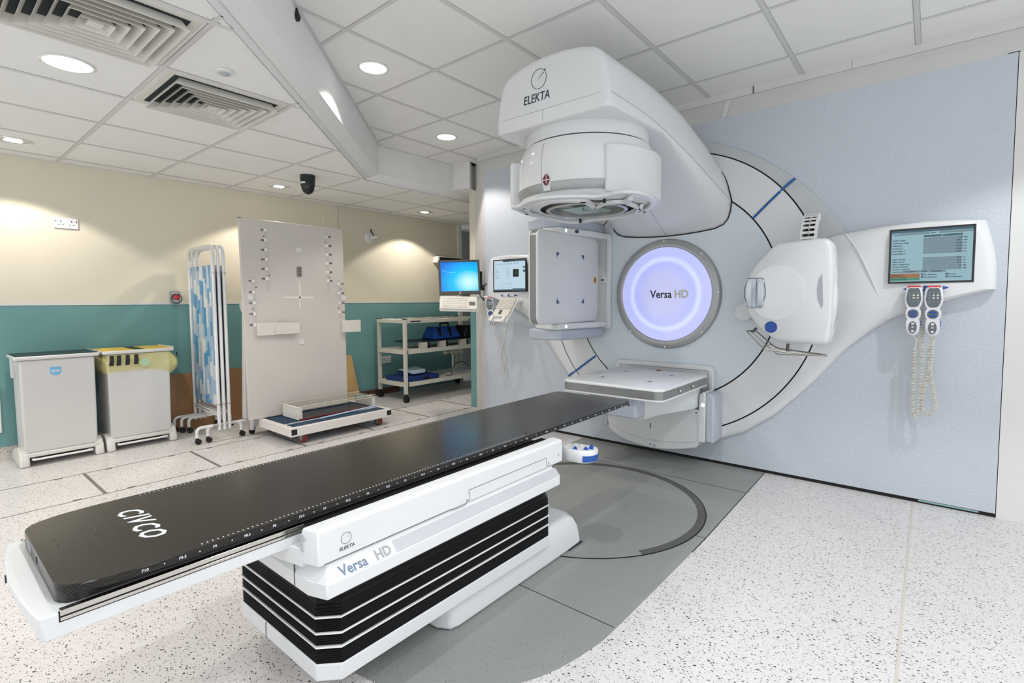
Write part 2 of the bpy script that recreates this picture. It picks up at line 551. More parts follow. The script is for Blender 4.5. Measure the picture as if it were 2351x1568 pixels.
# joints in the pit cover plates and welds in the vinyl
b = B()
for p, q, w in [((-2.25, 1.543), (-.84, 1.543), .003), ((-2.25, 3.15), (-.832, 3.15), .004), ((-.878, 2.417), (-.82, 2.417), .003)]:
    b.box((p[0], p[1] - w / 2, .0005), (q[0], q[1] + w / 2, .0018))
edge = [V((*p, 0)) for p in pit]
for i in (0, len(edge) - 3, len(edge) - 2):
    d = (edge[i + 1] - edge[i]).normalized(); n = V((-d.y, d.x, 0)) * .0018
    b.prism([edge[i] - n, edge[i + 1] - n, edge[i + 1] + n, edge[i] + n], lambda p: p, lambda p: p + EZ * .0017)
struct('trim_1', b, blackgap)
b = B()
for x in (-.045, -3.42):
    b.box((x - .004, -2.1 if x > -1 else -2.1, .0), (x + .004, 3.60 if x > -1 else .1, .0012))
struct('trim_2', b, seam_m)
# floor duct covers: two long joints, cross joints and little lifting notches
b = B()
for x in (-4.463, -3.878): b.box((x - .004, -2.1, .0), (x + .004, 3.93, .0012))
ys = [.094 - .64, .094, .738, 1.378, 2.014, 2.65, 3.305, 3.94]
for y in ys: b.box((-4.463, y - .009, .0), (-3.878, y + .009, .0013))
for y in ys:
    for dy in (-.13, .13):
        for x, s in ((-4.463, 1), (-3.878, -1)):
            b.box((min(x, x + s * .022), y + dy - .02, 0), (max(x, x + s * .022), y + dy + .02, .0014))
struct('trim_3', b, joint_m)

# cream wall with green dado, white line and coved skirting
DADO = 1.150
b = B(); b.box((WX - .08, -2.1, DADO), (WX, 5.10, LO + .05)); struct('wall_left', b, cream)
b = B(); b.box((WX - .08, -2.1, -.02), (WX, 5.10, DADO)); struct('wall_left', b, teal)
b = B(); b.box((WX - .01, -2.1, DADO - .004), (WX + .0035, 5.10, DADO + .014)); struct('trim_4', b, wall_white)
b = B(); prof = [(WX, 0), (WX, .095), (WX + .006, .095), (WX + .009, .06), (WX + .022, .028), (WX + .05, .008), (WX + .07, .0012), (WX + .07, 0)]
b.prism(prof, lambda p: V((p[0], -2.1, p[1])), lambda p: V((p[0], 3.44, p[1])))
struct('baseboard_left', b, cove_m)
b = B(); b.box((WX, 3.02, DADO + .014), (WX + .022, 3.205, LO)); struct('trim_5', b, cream, bevel=.004)
b = B(); b.box((WX, 5.09, .0), (WX + .035, 5.155, LO)); struct('trim_6', b, wall_white, bevel=.003)
# brown rail along the wall foot behind the trolley
b = B(); b.box((WX + .0, 3.30, .008), (WX + .03, 4.02, .078)); struct('baseboard_left', b, dark_wood, bevel=.003)

# end of the alcove beyond the green column
b = B(); b.box((WX - .5, 6.0, -.02), (-3.6, 6.08, LO + .05)); struct('wall_end', b, alcove_grey)
b = B(); b.box((WX - .5, 5.155, -.02), (WX - .42, 6.0, LO + .05)); struct('wall_alcove', b, alcove_grey)

# column / wall end: green and cream face, white splay, solid behind
cf = [(-3.93, 3.94), (-3.838, 3.935)]
b = B(); b.prism([(-3.93, 3.94), (-3.838, 3.935), (-3.838, 6.0), (-3.93, 6.0)], lambda p: V((*p, 0)), lambda p: V((*p, DADO)))
struct('wall_column', b, teal)
b = B(); b.prism([(-3.93, 3.94), (-3.838, 3.935), (-3.838, 6.0), (-3.93, 6.0)], lambda p: V((*p, DADO)), lambda p: V((*p, HI)))
struct('wall_column', b, cream)
b = B(); sp_ = [(-3.838, 3.935), (-3.575, 3.742), (-3.385, PY), (-3.385, 4.1), (-3.838, 4.1)]; tz_ = (HI, HI, 2.40, 2.40, HI)
b.loft([[V((*p, 0)) for p in sp_], [V((*p, z)) for p, z in zip(sp_, tz_)]])
struct('wall_splay', b, wall_white)
# big panel in which the machine stands, slim black gap at its foot and side
b = B(); b.box((-3.383, PY, .022), (.30, PY + .5, 2.40)); struct('wall_far', b, panel_blue)
b = B(); b.box((-3.383, PY + .006, 0), (.30, PY + .4, .022)); b.box((.2995, PY + .004, 0), (.3035, PY + .4, 2.405))
b.box((.26, PY + .003, 2.396), (.307, PY + .4, 2.405)); struct('trim_7', b, blackgap)
b = B(); b.box((-.02, PY + .001, .010), (.235, PY + .03, .019)); struct('trim_8', b, mat('glass_strip', (.25, .42, .42), .15))
b = B(); b.box((.3035, PY + .002, 0), (2.0, PY + .5, 2.40)); struct('wall_right', b, wall_white)
# white head of the opening: fascia and splayed soffit
b = B()
x0, x1 = -3.575, 2.0
b.loft([[V((x, 3.70, HI)), V((x, 3.70, 2.552)), V((x, 3.694, 2.549)), V((xx, PY + .004, 2.398)), V((xx, PY + .3, 2.398)), V((x, 4.0, HI))] for x, xx in ((x0, -3.385), (x1, x1))])
struct('wall_fascia', b, wall_white)
b = B(); b.box((-3.57, 3.6985, 2.549), (2.0, 3.702, 2.5525)); b.box((-.985, 3.697, 2.553), (-.978, 3.70, HI)); b.box((-.42, 3.6985, 2.553), (-.419, 3.70, HI))
struct('trim_9', b, gapline)
b = B(); b.add([V((-1.16, 3.690, 2.545)), V((-1.125, 3.690, 2.545)), V((-1.125, PY, 2.402)), V((-1.16, PY, 2.402))], [(0, 1, 2, 3)]); struct('trim_10', b, white_matt)

# suspended ceilings, their bars, the step between them
face = [V((.80, -2.01)), V((-4.007, 2.85)), V((-3.985, 3.757)), V((-3.765, 3.79)), V((-3.86, 3.95))]
ledge = [V((.715, -2.075)), V((-4.03, 2.715)), V((-4.07, 4.10)), V((-4.07, 5.2)), V((-4.07, 6.0))]
right_poly = [(.80, -2.01), (-4.007, 2.85), (-3.985, 3.757), (-3.99, 3.79), (-3.99, 4.1), (2.0, 4.1), (2.0, -2.1)]
left_poly = [(WX, -2.1), (.715, -2.1), (.715, -2.075), (-4.03, 2.715), (-4.07, 4.10), (-4.07, 6.08), (WX - .5, 6.08), (WX - .5, 5.1), (WX, 5.1)]
b = B(); b.prism(right_poly, lambda p: V((*p, HI)), lambda p: V((*p, HI + .03))); struct('ceiling', b, tile)
b = B(); b.prism(left_poly, lambda p: V((*p, LO)), lambda p: V((*p, LO + .03))); struct('ceiling', b, tile)


def clip(poly, ax, v):
    """stretches of the line coordinate[ax] = v that lie inside the polygon"""
    out = []; n = len(poly)
    for i in range(n):
        a, c = poly[i], poly[(i + 1) % n]
        if (a[ax] - v) * (c[ax] - v) < 0:
            t = (v - a[ax]) / (c[ax] - a[ax]); out.append(a[1 - ax] + t * (c[1 - ax] - a[1 - ax]))
    out.sort(); return list(zip(out[::2], out[1::2]))


def bars(poly, z, xs, ys, w, name):
    b = B(); g = B()
    for ax, vals in ((0, xs), (1, ys)):
        for v in vals:
            for p, q in clip(poly, ax, v):
                ww = w if ax == 0 else w * .8
                for bb, w_, dz in ((b, ww / 2, .003), (g, ww / 2 + .0022, .0016)):
                    if ax == 0: bb.box((v - w_, p, z - dz), (v + w_, q, z + .002))
                    else: bb.box((p, v - w_, z - dz * .9), (q, v + w_, z + .002))
    struct(name, b, tbar); struct(name, g, grid_edge)


bars(right_poly, HI, [1.66, 1.07, .484, -.105, -.69, -1.28, -1.868, -2.458, -3.05, -3.648], [3.393, 2.785, 2.175, 1.56, .95, .34, -.27, -.88, -1.49], .024, 'trim_11')
bars(left_poly, LO, [-2.235, -2.825, -3.405, -3.993, -4.588, -5.18], [5.1, 4.49, 3.88, 3.27, 2.66, 2.05, 1.442, .832, .218, -.39, -1.0, -1.6], .024, 'trim_12')
b = B(); b.box((WX, -2.1, LO - .006), (WX + .024, 6.0, LO)); struct('trim_13', b, wall_white)

# the boxed step (bulkhead): tall face, sloped underside with a groove, lip at the lower ceiling
b = B(); rings = []
for f, l in zip(face, ledge):
    g1, g2 = f.lerp(l, .72), f.lerp(l, .80)
    rings.append([V((f.x, f.y, HI)), V((f.x, f.y, 2.338)), V((f.x - .004, f.y - .004, 2.333)), V((g1.x, g1.y, 2.287)), V((g2.x, g2.y, 2.296)),
                  V((l.x, l.y, LO + .006)), V((l.x, l.y, LO - .002)), V((l.x - .012, l.y - .02, LO - .002)), V((l.x - .012, l.y - .02, HI))])
b.loft(rings); struct('wall_bulkhead', b, mat('bulkhead_paint', (.82, .82, .81), .6), angle=20)
b = B(); rings = [[V((f.x + .012, f.y + .012, HI - .0)), V((f.x + .012, f.y + .012, HI - .004)), V((f.x - .002, f.y - .002, HI - .004)), V((f.x - .002, f.y - .002, HI))] for f in face[:3]]
b.loft(rings); struct('trim_14', b, tbar)


# ---- recessed downlights
def downlight(x, y, z, r, label, group, bright):
    t = thing('downlight', label, 'ceiling light', (x, y, z), group)
    t0 = V((x, y, z))
    b = B(); b.lathe([(r + .012, -.001), (r + .012, -.004), (r + .006, -.007), (r, -.006), (r - .003, -.001)], t0, seg=40, caps=False)
    obj('trim_ring', b, white_gloss, t)
    b = B(); b.lathe([(r - .002, -.004), (r * .80, -.0035), (r * .55, -.003)], t0, seg=40, caps=False)
    obj('reflector', b, lamp_glow if bright else lamp_glass, t, flat=True)
    b = B()
    for s in (-1, 1): b.rbox(t0 + V((s * r * .25, 0, -.0052)), (r * .22, r * .95, .002), r=r * .1)
    obj('lamp_tube', b, lamp_glow, t)
    b = B(); b.lathe([(r * .78, -.0022), (.0005, -.0022)], t0, seg=40, caps=False)
    obj('lamp_glass', b, lamp_glow, t, flat=True)
    return t


downlight(*LEFT_LAMPS[0], LO, .088, 'large lit round ceiling light in the tile next to the big air diffuser', 'recessed downlights', True)
downlight(*LEFT_LAMPS[1], LO, .088, 'round ceiling light at the far left edge of the photo, close to the cream wall', 'recessed downlights', False)
downlight(*LEFT_LAMPS[2], LO, .088, 'round ceiling light just left of the black dome camera', 'recessed downlights', False)
downlight(*LEFT_LAMPS[3], LO, .088, 'smallest, farthest round ceiling light, above the shelf trolley', 'recessed downlights', False)
downlight(*RIGHT_LAMPS[0], HI, .080, 'bright round light in the higher ceiling right beside the diagonal bulkhead', 'recessed downlights', True)
downlight(*RIGHT_LAMPS[1], HI, .080, 'bright round light in the higher ceiling left of the machine hood', 'recessed downlights', True)


# ---- square air diffusers
def diffuser(cx_, cy_, label):
    t = thing('air_diffuser', label, 'air vent', (cx_, cy_, LO), 'square ceiling air diffusers')
    hw = .283
    sq = lambda h: [(-h, -h), (h, -h), (h, h), (-h, h)]
    P = lambda z: (lambda p: V((cx_ + p[0], cy_ + p[1], z)))
    b = B(); b.ring(sq(hw), sq(hw - .035), P(LO - .006), P(LO - .001)); obj('frame', b, vent_white, t, bevel=.002)
    b = B(); b.prism(sq(hw - .03), P(LO - .0015), P(LO - .0005)); obj('duct_opening', b, duct, t)
    for i in range(6):
        o = hw - .040 - i * .038; iw = .023
        b = B()
        outer, inner = sq(o), sq(o - iw)
        vs = [P(LO - .008)(p) for p in outer] + [P(LO - .004)(p) for p in outer] + [P(LO - .038)(p) for p in inner] + [P(LO - .041)(p) for p in inner]
        # each blade flares outward: outer edge low, inner edge up
        vs = [P(LO - .040)(p) for p in outer] + [P(LO - .043)(p) for p in outer] + [P(LO - .001)(p) for p in inner] + [P(LO - .004)(p) for p in inner]
        fs = []
        for j in range(4):
            k = (j + 1) % 4
            fs += [(j, k, 8 + k, 8 + j), (4 + j, 12 + j, 12 + k, 4 + k), (j, 4 + j, 4 + k, k), (8 + j, 8 + k, 12 + k, 12 + j)]
        b.add(vs, fs); obj('blade', b, vent_white, t, flat=True)
    b = B(); b.prism(sq(.024), P(LO - .036), P(LO - .030)); obj('center_plate', b, vent_white, t)
    return t


diffuser(-3.113, 1.137, 'cream square air diffuser in the lower ceiling beside the small round sensor')
diffuser(-2.53, .525, 'large cream air diffuser at the top left corner of the photo')

# ---- small round sensor, black dome camera, black hanging sensor
c0 = PX(515, 163, Z=LO)
t = thing('ceiling_sensor', 'small round white sensor in the ceiling tile next to the diffuser', 'sensor', c0)
b = B(); b.lathe([(.043, -.001), (.043, -.005), (.036, -.010), (.024, -.011)], c0, seg=32); obj('base_ring', b, white_gloss, t)
b = B(); b.lathe([(.024, -.0105), (.022, -.017), (.012, -.022), (.002, -.023)], c0, seg=24); obj('lens', b, mat('sensor_lens', (.42, .46, .48), .2), t)

c0 = V((-4.266, 2.296, LO))
t = thing('dome_camera', 'black dome security camera under the lower ceiling', 'camera', c0)
b = B(); b.lathe([(.062, 0), (.062, -.045), (.058, -.05)], c0, seg=32); obj('mount', b, mat('camera_black', (.012, .02, .017), .4), t)
b = B(); b.lathe([(.058, -.052), (.060, -.085), (.057, -.095)], c0, seg=32); obj('collar', b, mat('camera_black', (.012, .02, .017), .4), t)
b = B(); b.lathe([(.055, -.096), (.050, -.125), (.036, -.148), (.018, -.160), (.002, -.163)], c0, seg=32); obj('dome', b, dark_gloss, t)
b = B(); d = V((.62, -.78, 0)).normalized(); q = V((d.y, -d.x, 0))
for i in range(8):
    a0, a1 = -.75 + .1 * i, -.75 + .1 * (i + 1)
    w = lambda a: c0 + V((math.cos(-.9 + a), math.sin(-.9 + a), 0)) * .0612
    b.quad(w(a0) - EZ * .062, w(a1) - EZ * .062, w(a1) - EZ * .078, w(a0) - EZ * .078)
obj('label_strip', b, white_ink, t)
c0 = PX(681, 22, Z=2.59)
t = thing('hanging_sensor', 'small black teardrop sensor hanging where bulkhead meets the high ceiling', 'sensor', c0)
b = B(); b.lathe([(.004, .01), (.006, -.005), (.014, -.022), (.018, -.038), (.014, -.050), (.003, -.054)], c0, seg=16); obj('body', b, black, t)
b = B(); b.cyl(c0 + EZ * .012, c0 - EZ * .004, .003); obj('stem', b, black, t)


# ================================================================== THINGS ON THE LEFT WALL
def socket(y, z, label, w=.146, h=.086):
    t = thing('wall_socket', label, 'socket', (WX, y, z), 'double wall sockets')
    b = B(); b.box((WX, y - w / 2, z - h / 2), (WX + .012, y + w / 2, z + h / 2)); obj('face_plate', b, white_gloss, t, bevel=.003)
    b = B()
    for s in (-1, 1):
        c = y + s * .032
        b.box((WX + .0115, c - .004, z + .008), (WX + .0128, c + .004, z + .017))
        for q in (-1, 1): b.box((WX + .0115, c + q * .012 - .005, z - .016), (WX + .0128, c + q * .012 + .005, z - .011))
        b.cyl((WX + .0115, y + s * .063, z + .012), (WX + .013, y + s * .063, z + .012), .004)
    pieces('socket_hole', b, ink, t)
    b = B()
    for s in (-1, 1): b.box((WX + .011, y + s * .055 - .007, z + .014), (WX + .016, y + s * .055 + .004, z + .032))
    pieces('rocker_switch', b, white_gloss, t, bevel=.002)
    return t


socket(.862, 1.792, 'white double socket high on the cream wall above the bins')
socket(3.838, .43, 'white double socket low on the green wall behind the trolley')

t = thing('emergency_stop', 'grey wall box with a red stop button and black ring beside the folding screen', 'stop button', (WX, 1.572, 1.204))
b = B(); b.box((WX, 1.535, 1.155), (WX + .035, 1.610, 1.262)); obj('box', b, mat('stop_box_grey', (.24, .27, .30), .4), t, bevel=.006)
b = B(); b.box((WX + .035, 1.541, 1.162), (WX + .0365, 1.604, 1.184)); b.box((WX + .035, 1.541, 1.236), (WX + .0365, 1.604, 1.257)); obj('label_strip', b, mat('pale_grey', (.5, .52, .55), .5), t)
c0 = V((WX + .035, 1.574, 1.212))
b = B(); b.lathe([(.016, 0), (.016, .012), (.024, .014), (.024, .022), (.016, .028), (.002, .030)], c0, 'X', 24); obj('button', b, red, t)
b = B(); b.tube([c0 + V((.024, .040 * math.cos(a), .040 * math.sin(a) - .016)) for a in (2 * math.pi * i / 28 for i in range(28))], .0035, closed=True); obj('guard_ring', b, black, t)

c0 = V((WX, 3.635, 1.935))
t = thing('wall_fitting', 'round white wall fitting with a stubby arm and black pin above the board trolley', 'wall fitting', c0)
b = B(); b.lathe([(.068, 0), (.066, .015), (.050, .028), (.030, .034)], c0, 'X', 32); obj('base', b, white_gloss, t)
b = B(); b.cyl(c0 + V((.03, 0, .0)), c0 + V((.085, .06, .012)), .022, .017); obj('arm', b, white_gloss, t)
b = B(); b.cyl(c0 + V((.06, .02, .02)), c0 + V((.05, -.005, .085)), .006); b.cyl(c0 + V((.052, .0, .06)), c0 + V((.047, -.012, .10)), .010, .008); obj('pin', b, mat('pin_black', (.01, .04, .04), .4), t)

t = thing('wall_laser', 'white wall box with a dark window, left of the blue monitor', 'laser unit', (WX, 4.86, 1.72))
b = B(); b.box((WX, 4.635, 1.690), (WX + .10, 5.09, 1.775)); obj('housing', b, white_matt, t, bevel=.004)
b = B(); b.box((WX + .095, 4.665, 1.703), (WX + .102, 5.075, 1.765)); obj('window', b, mat('dark_window', (.02, .018, .015), .15), t)
b = B(); b.box((WX, 4.66, 1.685), (WX + .09, 5.05, 1.690)); obj('base_plate', b, white_matt, t)

b = B(); b.box((WX, .20, .205), (WX + .018, .438, .535))
tag(obj('access_panel', b, white_matt, bevel=.006), 'plain white wall panel at the left edge beside the first bin', 'panel')

# brown boards leaning on the wall behind the screen and the positioning board
for (y0, y1, z1, lab) in ((1.445, 2.30, .512, 'brown hardboard sheet leaning on the wall behind the folding screen'),):
    t = thing('leaning_board', lab, 'board', (WX + .04, (y0 + y1) / 2, 0))
    b = B(); b.add([V((WX + x, y, z)) for y in (y0, y1) for x, z in ((.075, .004), (.085, .004), (.014, z1), (.004, z1))], [(0, 1, 2, 3), (4, 7, 6, 5), (0, 4, 5, 1), (1, 5, 6, 2), (2, 6, 7, 3), (3, 7, 4, 0)])
    obj('sheet', b, brown, t)
P0, P1 = PX(806, 815, X=WX + .02), PX(811, 903, X=WX + .10)
t = thing('wooden_board', 'narrow pale wooden board standing behind the right edge of the positioning board', 'board', (WX + .06, P1.y, 0))
b = B(); b.add([V((WX + x, y + (.0 if z > .1 else .05), z)) for y in (P0.y - .40, P0.y) for x, z in ((.10, .10), (.118, .10), (.024, P0.z), (.006, P0.z))], [(0, 1, 2, 3), (4, 7, 6, 5), (0, 4, 5, 1), (1, 5, 6, 2), (2, 6, 7, 3), (3, 7, 4, 0)])
for v in b.v:
    if v.z < .2: v.z = .012
obj('plank', b, wood_edge, t)


# ---- pedal bins
def pedal_bin(yc, label, lid_kind):
    w, x0, x1 = .405, -5.285, -4.955
    t = thing('pedal_bin', label, 'bin', (-5.12, yc, 0), 'steel pedal bins')
    yl, yr = yc - w / 2, yc + w / 2
    b = B(); b.loft([[V((x0, yl, .092)), V((x1, yl, .092)), V((x1, yr, .092)), V((x0, yr, .092))], [V((x0, yl - .004, .76)), V((x1 + .012, yl - .004, .76)), V((x1 + .012, yr + .004, .76)), V((x0, yr + .004, .76))]])
    obj('body', b, grey_bin, t, bevel=.012, bseg=3)
    b = B(); b.box((x0, yl - .002, .066), (x1 + .018, yr + .002, .094)); obj('plinth', b, foot_cream, t, bevel=.006)
    for s in (-1, 1):
        yy = yc + s * (w / 2 + .005)
        b = B(); ring = []
        prof = [(-5.30, .0), (-5.30, .06), (-5.22, .10), (-5.02, .135), (-4.965, .115), (-4.935, .07), (-4.925, .02), (-4.925, .0)]
        b.prism(prof, lambda p: V((p[0], yy - .027, p[1])), lambda p: V((p[0], yy + .027, p[1])))
        obj('foot', b, foot_cream, t, bevel=.014, bseg=3)
    b = B(); b.tube(fillet([(x1 - .04, yl + .05, .05), (x1 + .02, yl + .035, .048), (x1 + .02, yr - .035, .048), (x1 - .04, yr - .05, .05)], .02), .008); obj('pedal_bar', b, white_matt, t)
    b = B(); b.box((x0 - .015, yl - .03, .762), (x1 + .035, yr + .03, .788))
    lid = obj('lid', b, bin_edge, t, bevel=.007)
    b = B(); b.box((x0 - .008, yl - .024, .788), (x1 + .024, yr + .024, .791)); obj('lid_panel', b, dark_lid if lid_kind == 'dark' else yellow, lid)
    if lid_kind != 'dark':
        b = B(); b.box((x0 - .008, yc - .034, .7905), (x1 + .024, yc + .034, .792)); obj('stripe', b, dark_lid, lid)
    b = B(); b.box((x0 - .015, yr + .022, .785), (x1 + .03, yr + .030, .797)); obj('lip', b, bin_edge, lid)
    b = B(); b.box((x0 + .05, yl - .022, .62), (x0 + .12, yl - .003, .765)); obj('lid_arm', b, bin_edge, t, bevel=.003)
    return t


t = pedal_bin(.713, 'pale grey pedal bin with a dark lid and blue badge, leftmost of the two', 'dark')
b = B(); X = -4.955 + .0125
shield = [(.665, .70), (.665, .655), (.68, .643), (.6955, .638), (.711, .643), (.726, .655), (.726, .70)]
b.prism(shield, lambda p: V((X - .001 - (.76 - p[1]) * .018, p[0], p[1])), lambda p: V((X + .001 - (.76 - p[1]) * .018, p[0], p[1]))); obj('badge', b, sticker, t)
b = B()
for y in (.679, .690, .703, .714): b.rbox((X - .0005, y, .674), (.003, .009, .012), r=0)
b.box((X - .002, .672, .660), (X + .0008, .719, .663)); obj('badge_print', b, white_ink, t)
pedal_bin(1.198, 'pale grey pedal bin with yellow and black striped lid, beside the folding screen', 'yellow')
# clinical waste bag turned over the rim
random.seed(4)
t = thing('bin_bag', 'yellow waste bag folded out under the striped bin lid', 'bag', (-5.12, 1.198, .60), None)
b = B(); rows = []
yl, yr, xf, xb = .99, 1.405, -4.945, -5.29
for j in range(9):
    f = j / 8; z = .757 - f * .165; rg = []
    loop = rrect(xb, yl, xf, yr, .03, 3)
    n = len(loop); fine = []
    for i in range(n):
        p, q = loop[i], loop[(i + 1) % n]
        L = math.hypot(q[0] - p[0], q[1] - p[1]); k = max(1, int(L / .03))
        fine += [(p[0] + (q[0] - p[0]) * a / k, p[1] + (q[1] - p[1]) * a / k) for a in range(k)]
    for i, p in enumerate(fine):
        nx, ny = p[0] - (xf + xb) / 2, p[1] - (yl + yr) / 2
        L = math.hypot(nx / .17, ny / .2)
        puff = .006 + .022 * math.sin(math.pi * min(f * 1.05, 1)) + .006 * math.sin(i * 1.7 + j * .4) + .004 * math.sin(i * .9 - j)
        if p[1] > yr - .02: puff += .045 * math.sin(math.pi * f)
        zz = z - .022 * f * math.sin(i * .23) + .030 * f * (1 - (p[1] - yl) / (yr - yl) * 1.2)
        rg.append(V((p[0] + nx / .17 / L * puff, p[1] + ny / .2 / L * puff, zz)))
    rows.append(rg)
b.loft(rows, cap0=False, cap1=False); obj('film', b, bagm, t, angle=60)
b = B()
for k, y in enumerate((1.005, 1.05, 1.105, 1.16)):
    x = xf + .040
    b.add([V((x - .02, y, .752)), V((x - .02, y + .026, .752)), V((x + .004, y + .022, .715)), V((x + .002, y + .018, .675)), V((x + .002, y - .010, .675)), V((x + .004, y - .006, .715))], [(0, 1, 2, 5), (5, 2, 3, 4)])
b.add([V((-5.0, yr + .062, .745)), V((-4.97, yr + .062, .745)), V((-4.98, yr + .07, .70)), V((-5.0, yr + .07, .70))], [(0, 1, 2, 3)])
pieces('black_stripe', b, black, t, flat=True)
b = B(); b.lathe([(.034, 0), (.033, .001)], V((xf + .0345, 1.225, .685)), 'X', 24); obj('faded_emblem', b, mat('faded_green', (.42, .62, .40), .6), t)

# ---- folded three-leaf privacy screen
t = thing('folding_screen', 'folded white tube screen on castors with a blue block-pattern curtain', 'privacy screen', (-4.94, 1.69, 0))
XN, XF, ZT = -4.63, -5.225, 1.632
for k, (yn, yf) in enumerate(((1.65, 1.667), (1.689, 1.704), (1.729, 1.742))):
    b = B(); b.tube(fillet([(XN, yn, .09), (XN, yn, ZT), (XF, yf, ZT), (XF, yf, .09)], .075, 6), .0135, 10)
    fr = obj('leaf_frame', b, white_gloss, t)
    b = B(); b.cyl((XN, yn, .235), (XF, yf, .235), .008); b.cyl((XN, yn, .21), (XF, yf, .21), .008); obj('lower_rail', b, white_gloss, fr)
    b = B()
    for z in (.30, 1.40): b.cyl((XN, yn, z), (XN, yn, z + .012), .0165)
    obj('joint_sleeve', b, silver, fr)
    z0, z1 = .29, 1.475
    b = B(); n = 14
    b.loft([[V((XN - .016, yn + .002, z0)), V((XN - .016, yn + .002, z1)), V((XN - .016, yn + .006, z1)), V((XN - .016, yn + .006, z0))],
            [V((XF + .016, yf + .002, z0)), V((XF + .016, yf + .002, z1)), V((XF + .016, yf + .006, z1)), V((XF + .016, yf + .006, z0))]])
    obj('curtain', b, curtain, t, origin=(-4.94, yn, .88))
    for (x, y, hw) in (((XN, yn, .17),) if k != 1 else ()) + ((XF + .06 * k, yf, .17),):
        b = B(); b.tube(fillet([(x, y - hw, .055), (x, y - hw, .135), (x, y + hw, .135), (x, y + hw, .055)], .06, 5), .0125, 10)
        ft = obj('foot', b, white_gloss, t)
        b = B()
        for s in (-1, 1):
            b.cyl((x, y + s * hw, .04), (x, y + s * hw, .062), .012); b.cyl((x - .011, y + s * hw + .008, .023), (x + .011, y + s * hw + .008, .023), .0225)
        obj('castor', b, black, ft)


# ================================================================== FIXED SHROUD AROUND THE DRUM
def outline_right():
    """edge of the fixed shroud, right half, as (X, Z): top of the arc, arm for the screen, swoop to the foot"""
    pts = [(GX, 2.305), (-1.40, 2.298), (-1.26, 2.272)]
    a = 2091 / 400
    for x, y in ((600, 210), (900, 330), (1290, 570), (1500, 740), (1660, 920), (1870, 1200)):
        p = PX(1580 + x / a, 300 + y / a, Y=GY); pts.append((p.x, p.z))
    pts += [(-.405, 1.559), (-.216, 1.578), (-.031, 1.585), (.108, 1.580), (.208, 1.569), (.228, 1.495), (.247, 1.408), (.257, 1.322), (.258, 1.262), (.257, 1.21),
            (.155, 1.182), (.041, 1.144), (-.016, 1.128), (-.102, 1.086), (-.181, 1.045), (-.277, .972), (-.38, .873), (-.436, .807), (-.548, .657), (-.651, .538), (-.786, .397), (-.96, .262), (-1.097, .197), (-1.25, .147), (-1.40, .12), (GX, .11)]
    return pts


OR = outline_right()
angs = []
for x, z in OR:
    angs.append((math.atan2(z - GZ, x - GX), math.hypot(x - GX, z - GZ)))
dense = []
for (a0, r0), (a1, r1) in zip(angs, angs[1:]):
    p0, p1 = (r0 * math.cos(a0), r0 * math.sin(a0)), (r1 * math.cos(a1), r1 * math.sin(a1))
    k = max(1, int(abs(a0 - a1) / .04))
    for i in range(k):
        t = i / k; x, z = p0[0] + (p1[0] - p0[0]) * t, p0[1] + (p1[1] - p0[1]) * t
        dense.append((math.atan2(z, x), math.hypot(x, z)))
dense.append(angs[-1])
arm_i = min(range(len(dense)), key=lambda i: abs(dense[i][0] - angs[9][0]))      # where the arm leaves the arc
RI = 1.016


def shroud_strip(seq, mirror, y_in, y_out, lip):
    s = -1 if mirror else 1; rings = []
    for a, r in seq:
        c, q = math.cos(a) * s, math.sin(a)
        P = lambda rr, y: V((GX + c * rr, y, GZ + q * rr))
        span = r - RI; far = max(0.0, min(1.0, (r - 1.12) / .35))
        yo = y_out(far)
        rr = [P(RI, PY), P(RI, y_in), P(RI + span * .25, y_in + (yo - y_in) * .35), P(RI + span * .6, yo), P(r - min(lip, span * .3), yo), P(r - min(lip, span * .3) * .35, yo + (PY - yo) * .16), P(r, yo + (PY - yo) * .5), P(r, PY)]
        rings.append(rr)
    b = B(); b.loft(rings, close=False, cap0=True, cap1=True)
    return b


shroud = thing('machine_shroud', 'fixed white wall shroud around the machine drum, with a screen arm on each side', 'machine cover', (GX, PY, .12))
for mir in (False, True):
    up = dense[:arm_i + 1]; low = dense[arm_i:]
    obj('upper_cover', shroud_strip(up, mir, GY + .004, lambda f: GY + .012, .012), ring_grey, shroud, angle=50)
    obj('side_cover', shroud_strip(low, mir, GY - .002, lambda f: GY - .008 - .045 * f, .05), white, shroud, angle=50)
    s = -1 if mir else 1
    b = B(); pth = [V((GX + s * (p[0] - GX), GY - .03, p[1])) for p in ((-.407, 1.548), (-.38, 1.505), (-.335, 1.43), (-.27, 1.27), (-.215, 1.13), (-.185, 1.055))]
    b.tube(smooth_path(pth, 5), .0045, 6)
    obj('cover_seam', b, white_gloss, shroud)


def lcd(x0, z0, x1, z1, y, M, parent, name='screen'):
    b = B(); b.ring([(x0 - .010, z0 - .010), (x1 + .010, z0 - .010), (x1 + .010, z1 + .010), (x0 - .010, z1 + .010)], [(x0, z0), (x1, z0), (x1, z1), (x0, z1)], lambda p: V((p[0], y - .0015, p[1])), lambda p: V((p[0], y + .03, p[1])))
    obj(name + '_bezel', b, dark_gloss, parent)
    b = B(); b.box((x0, y, z0), (x1, y + .004, z1)); return obj(name, b, M, parent)


# right: treatment parameter screen
YS = GY - .056
sx0, sx1, sz0, sz1 = -.184, .158, 1.258, 1.538
scr = lcd(sx0, sz0, sx1, sz1, YS, lcd_pale, shroud)
u = lambda f: sx0 + (sx1 - sx0) * f
w = lambda f: sz1 - (sz1 - sz0) * f
yb = YS - .0006


def patch(b, x0, y0, x1, y1, dy=0.0): b.box((u(x0), yb - dy, w(y1)), (u(x1), YS, w(y0)))


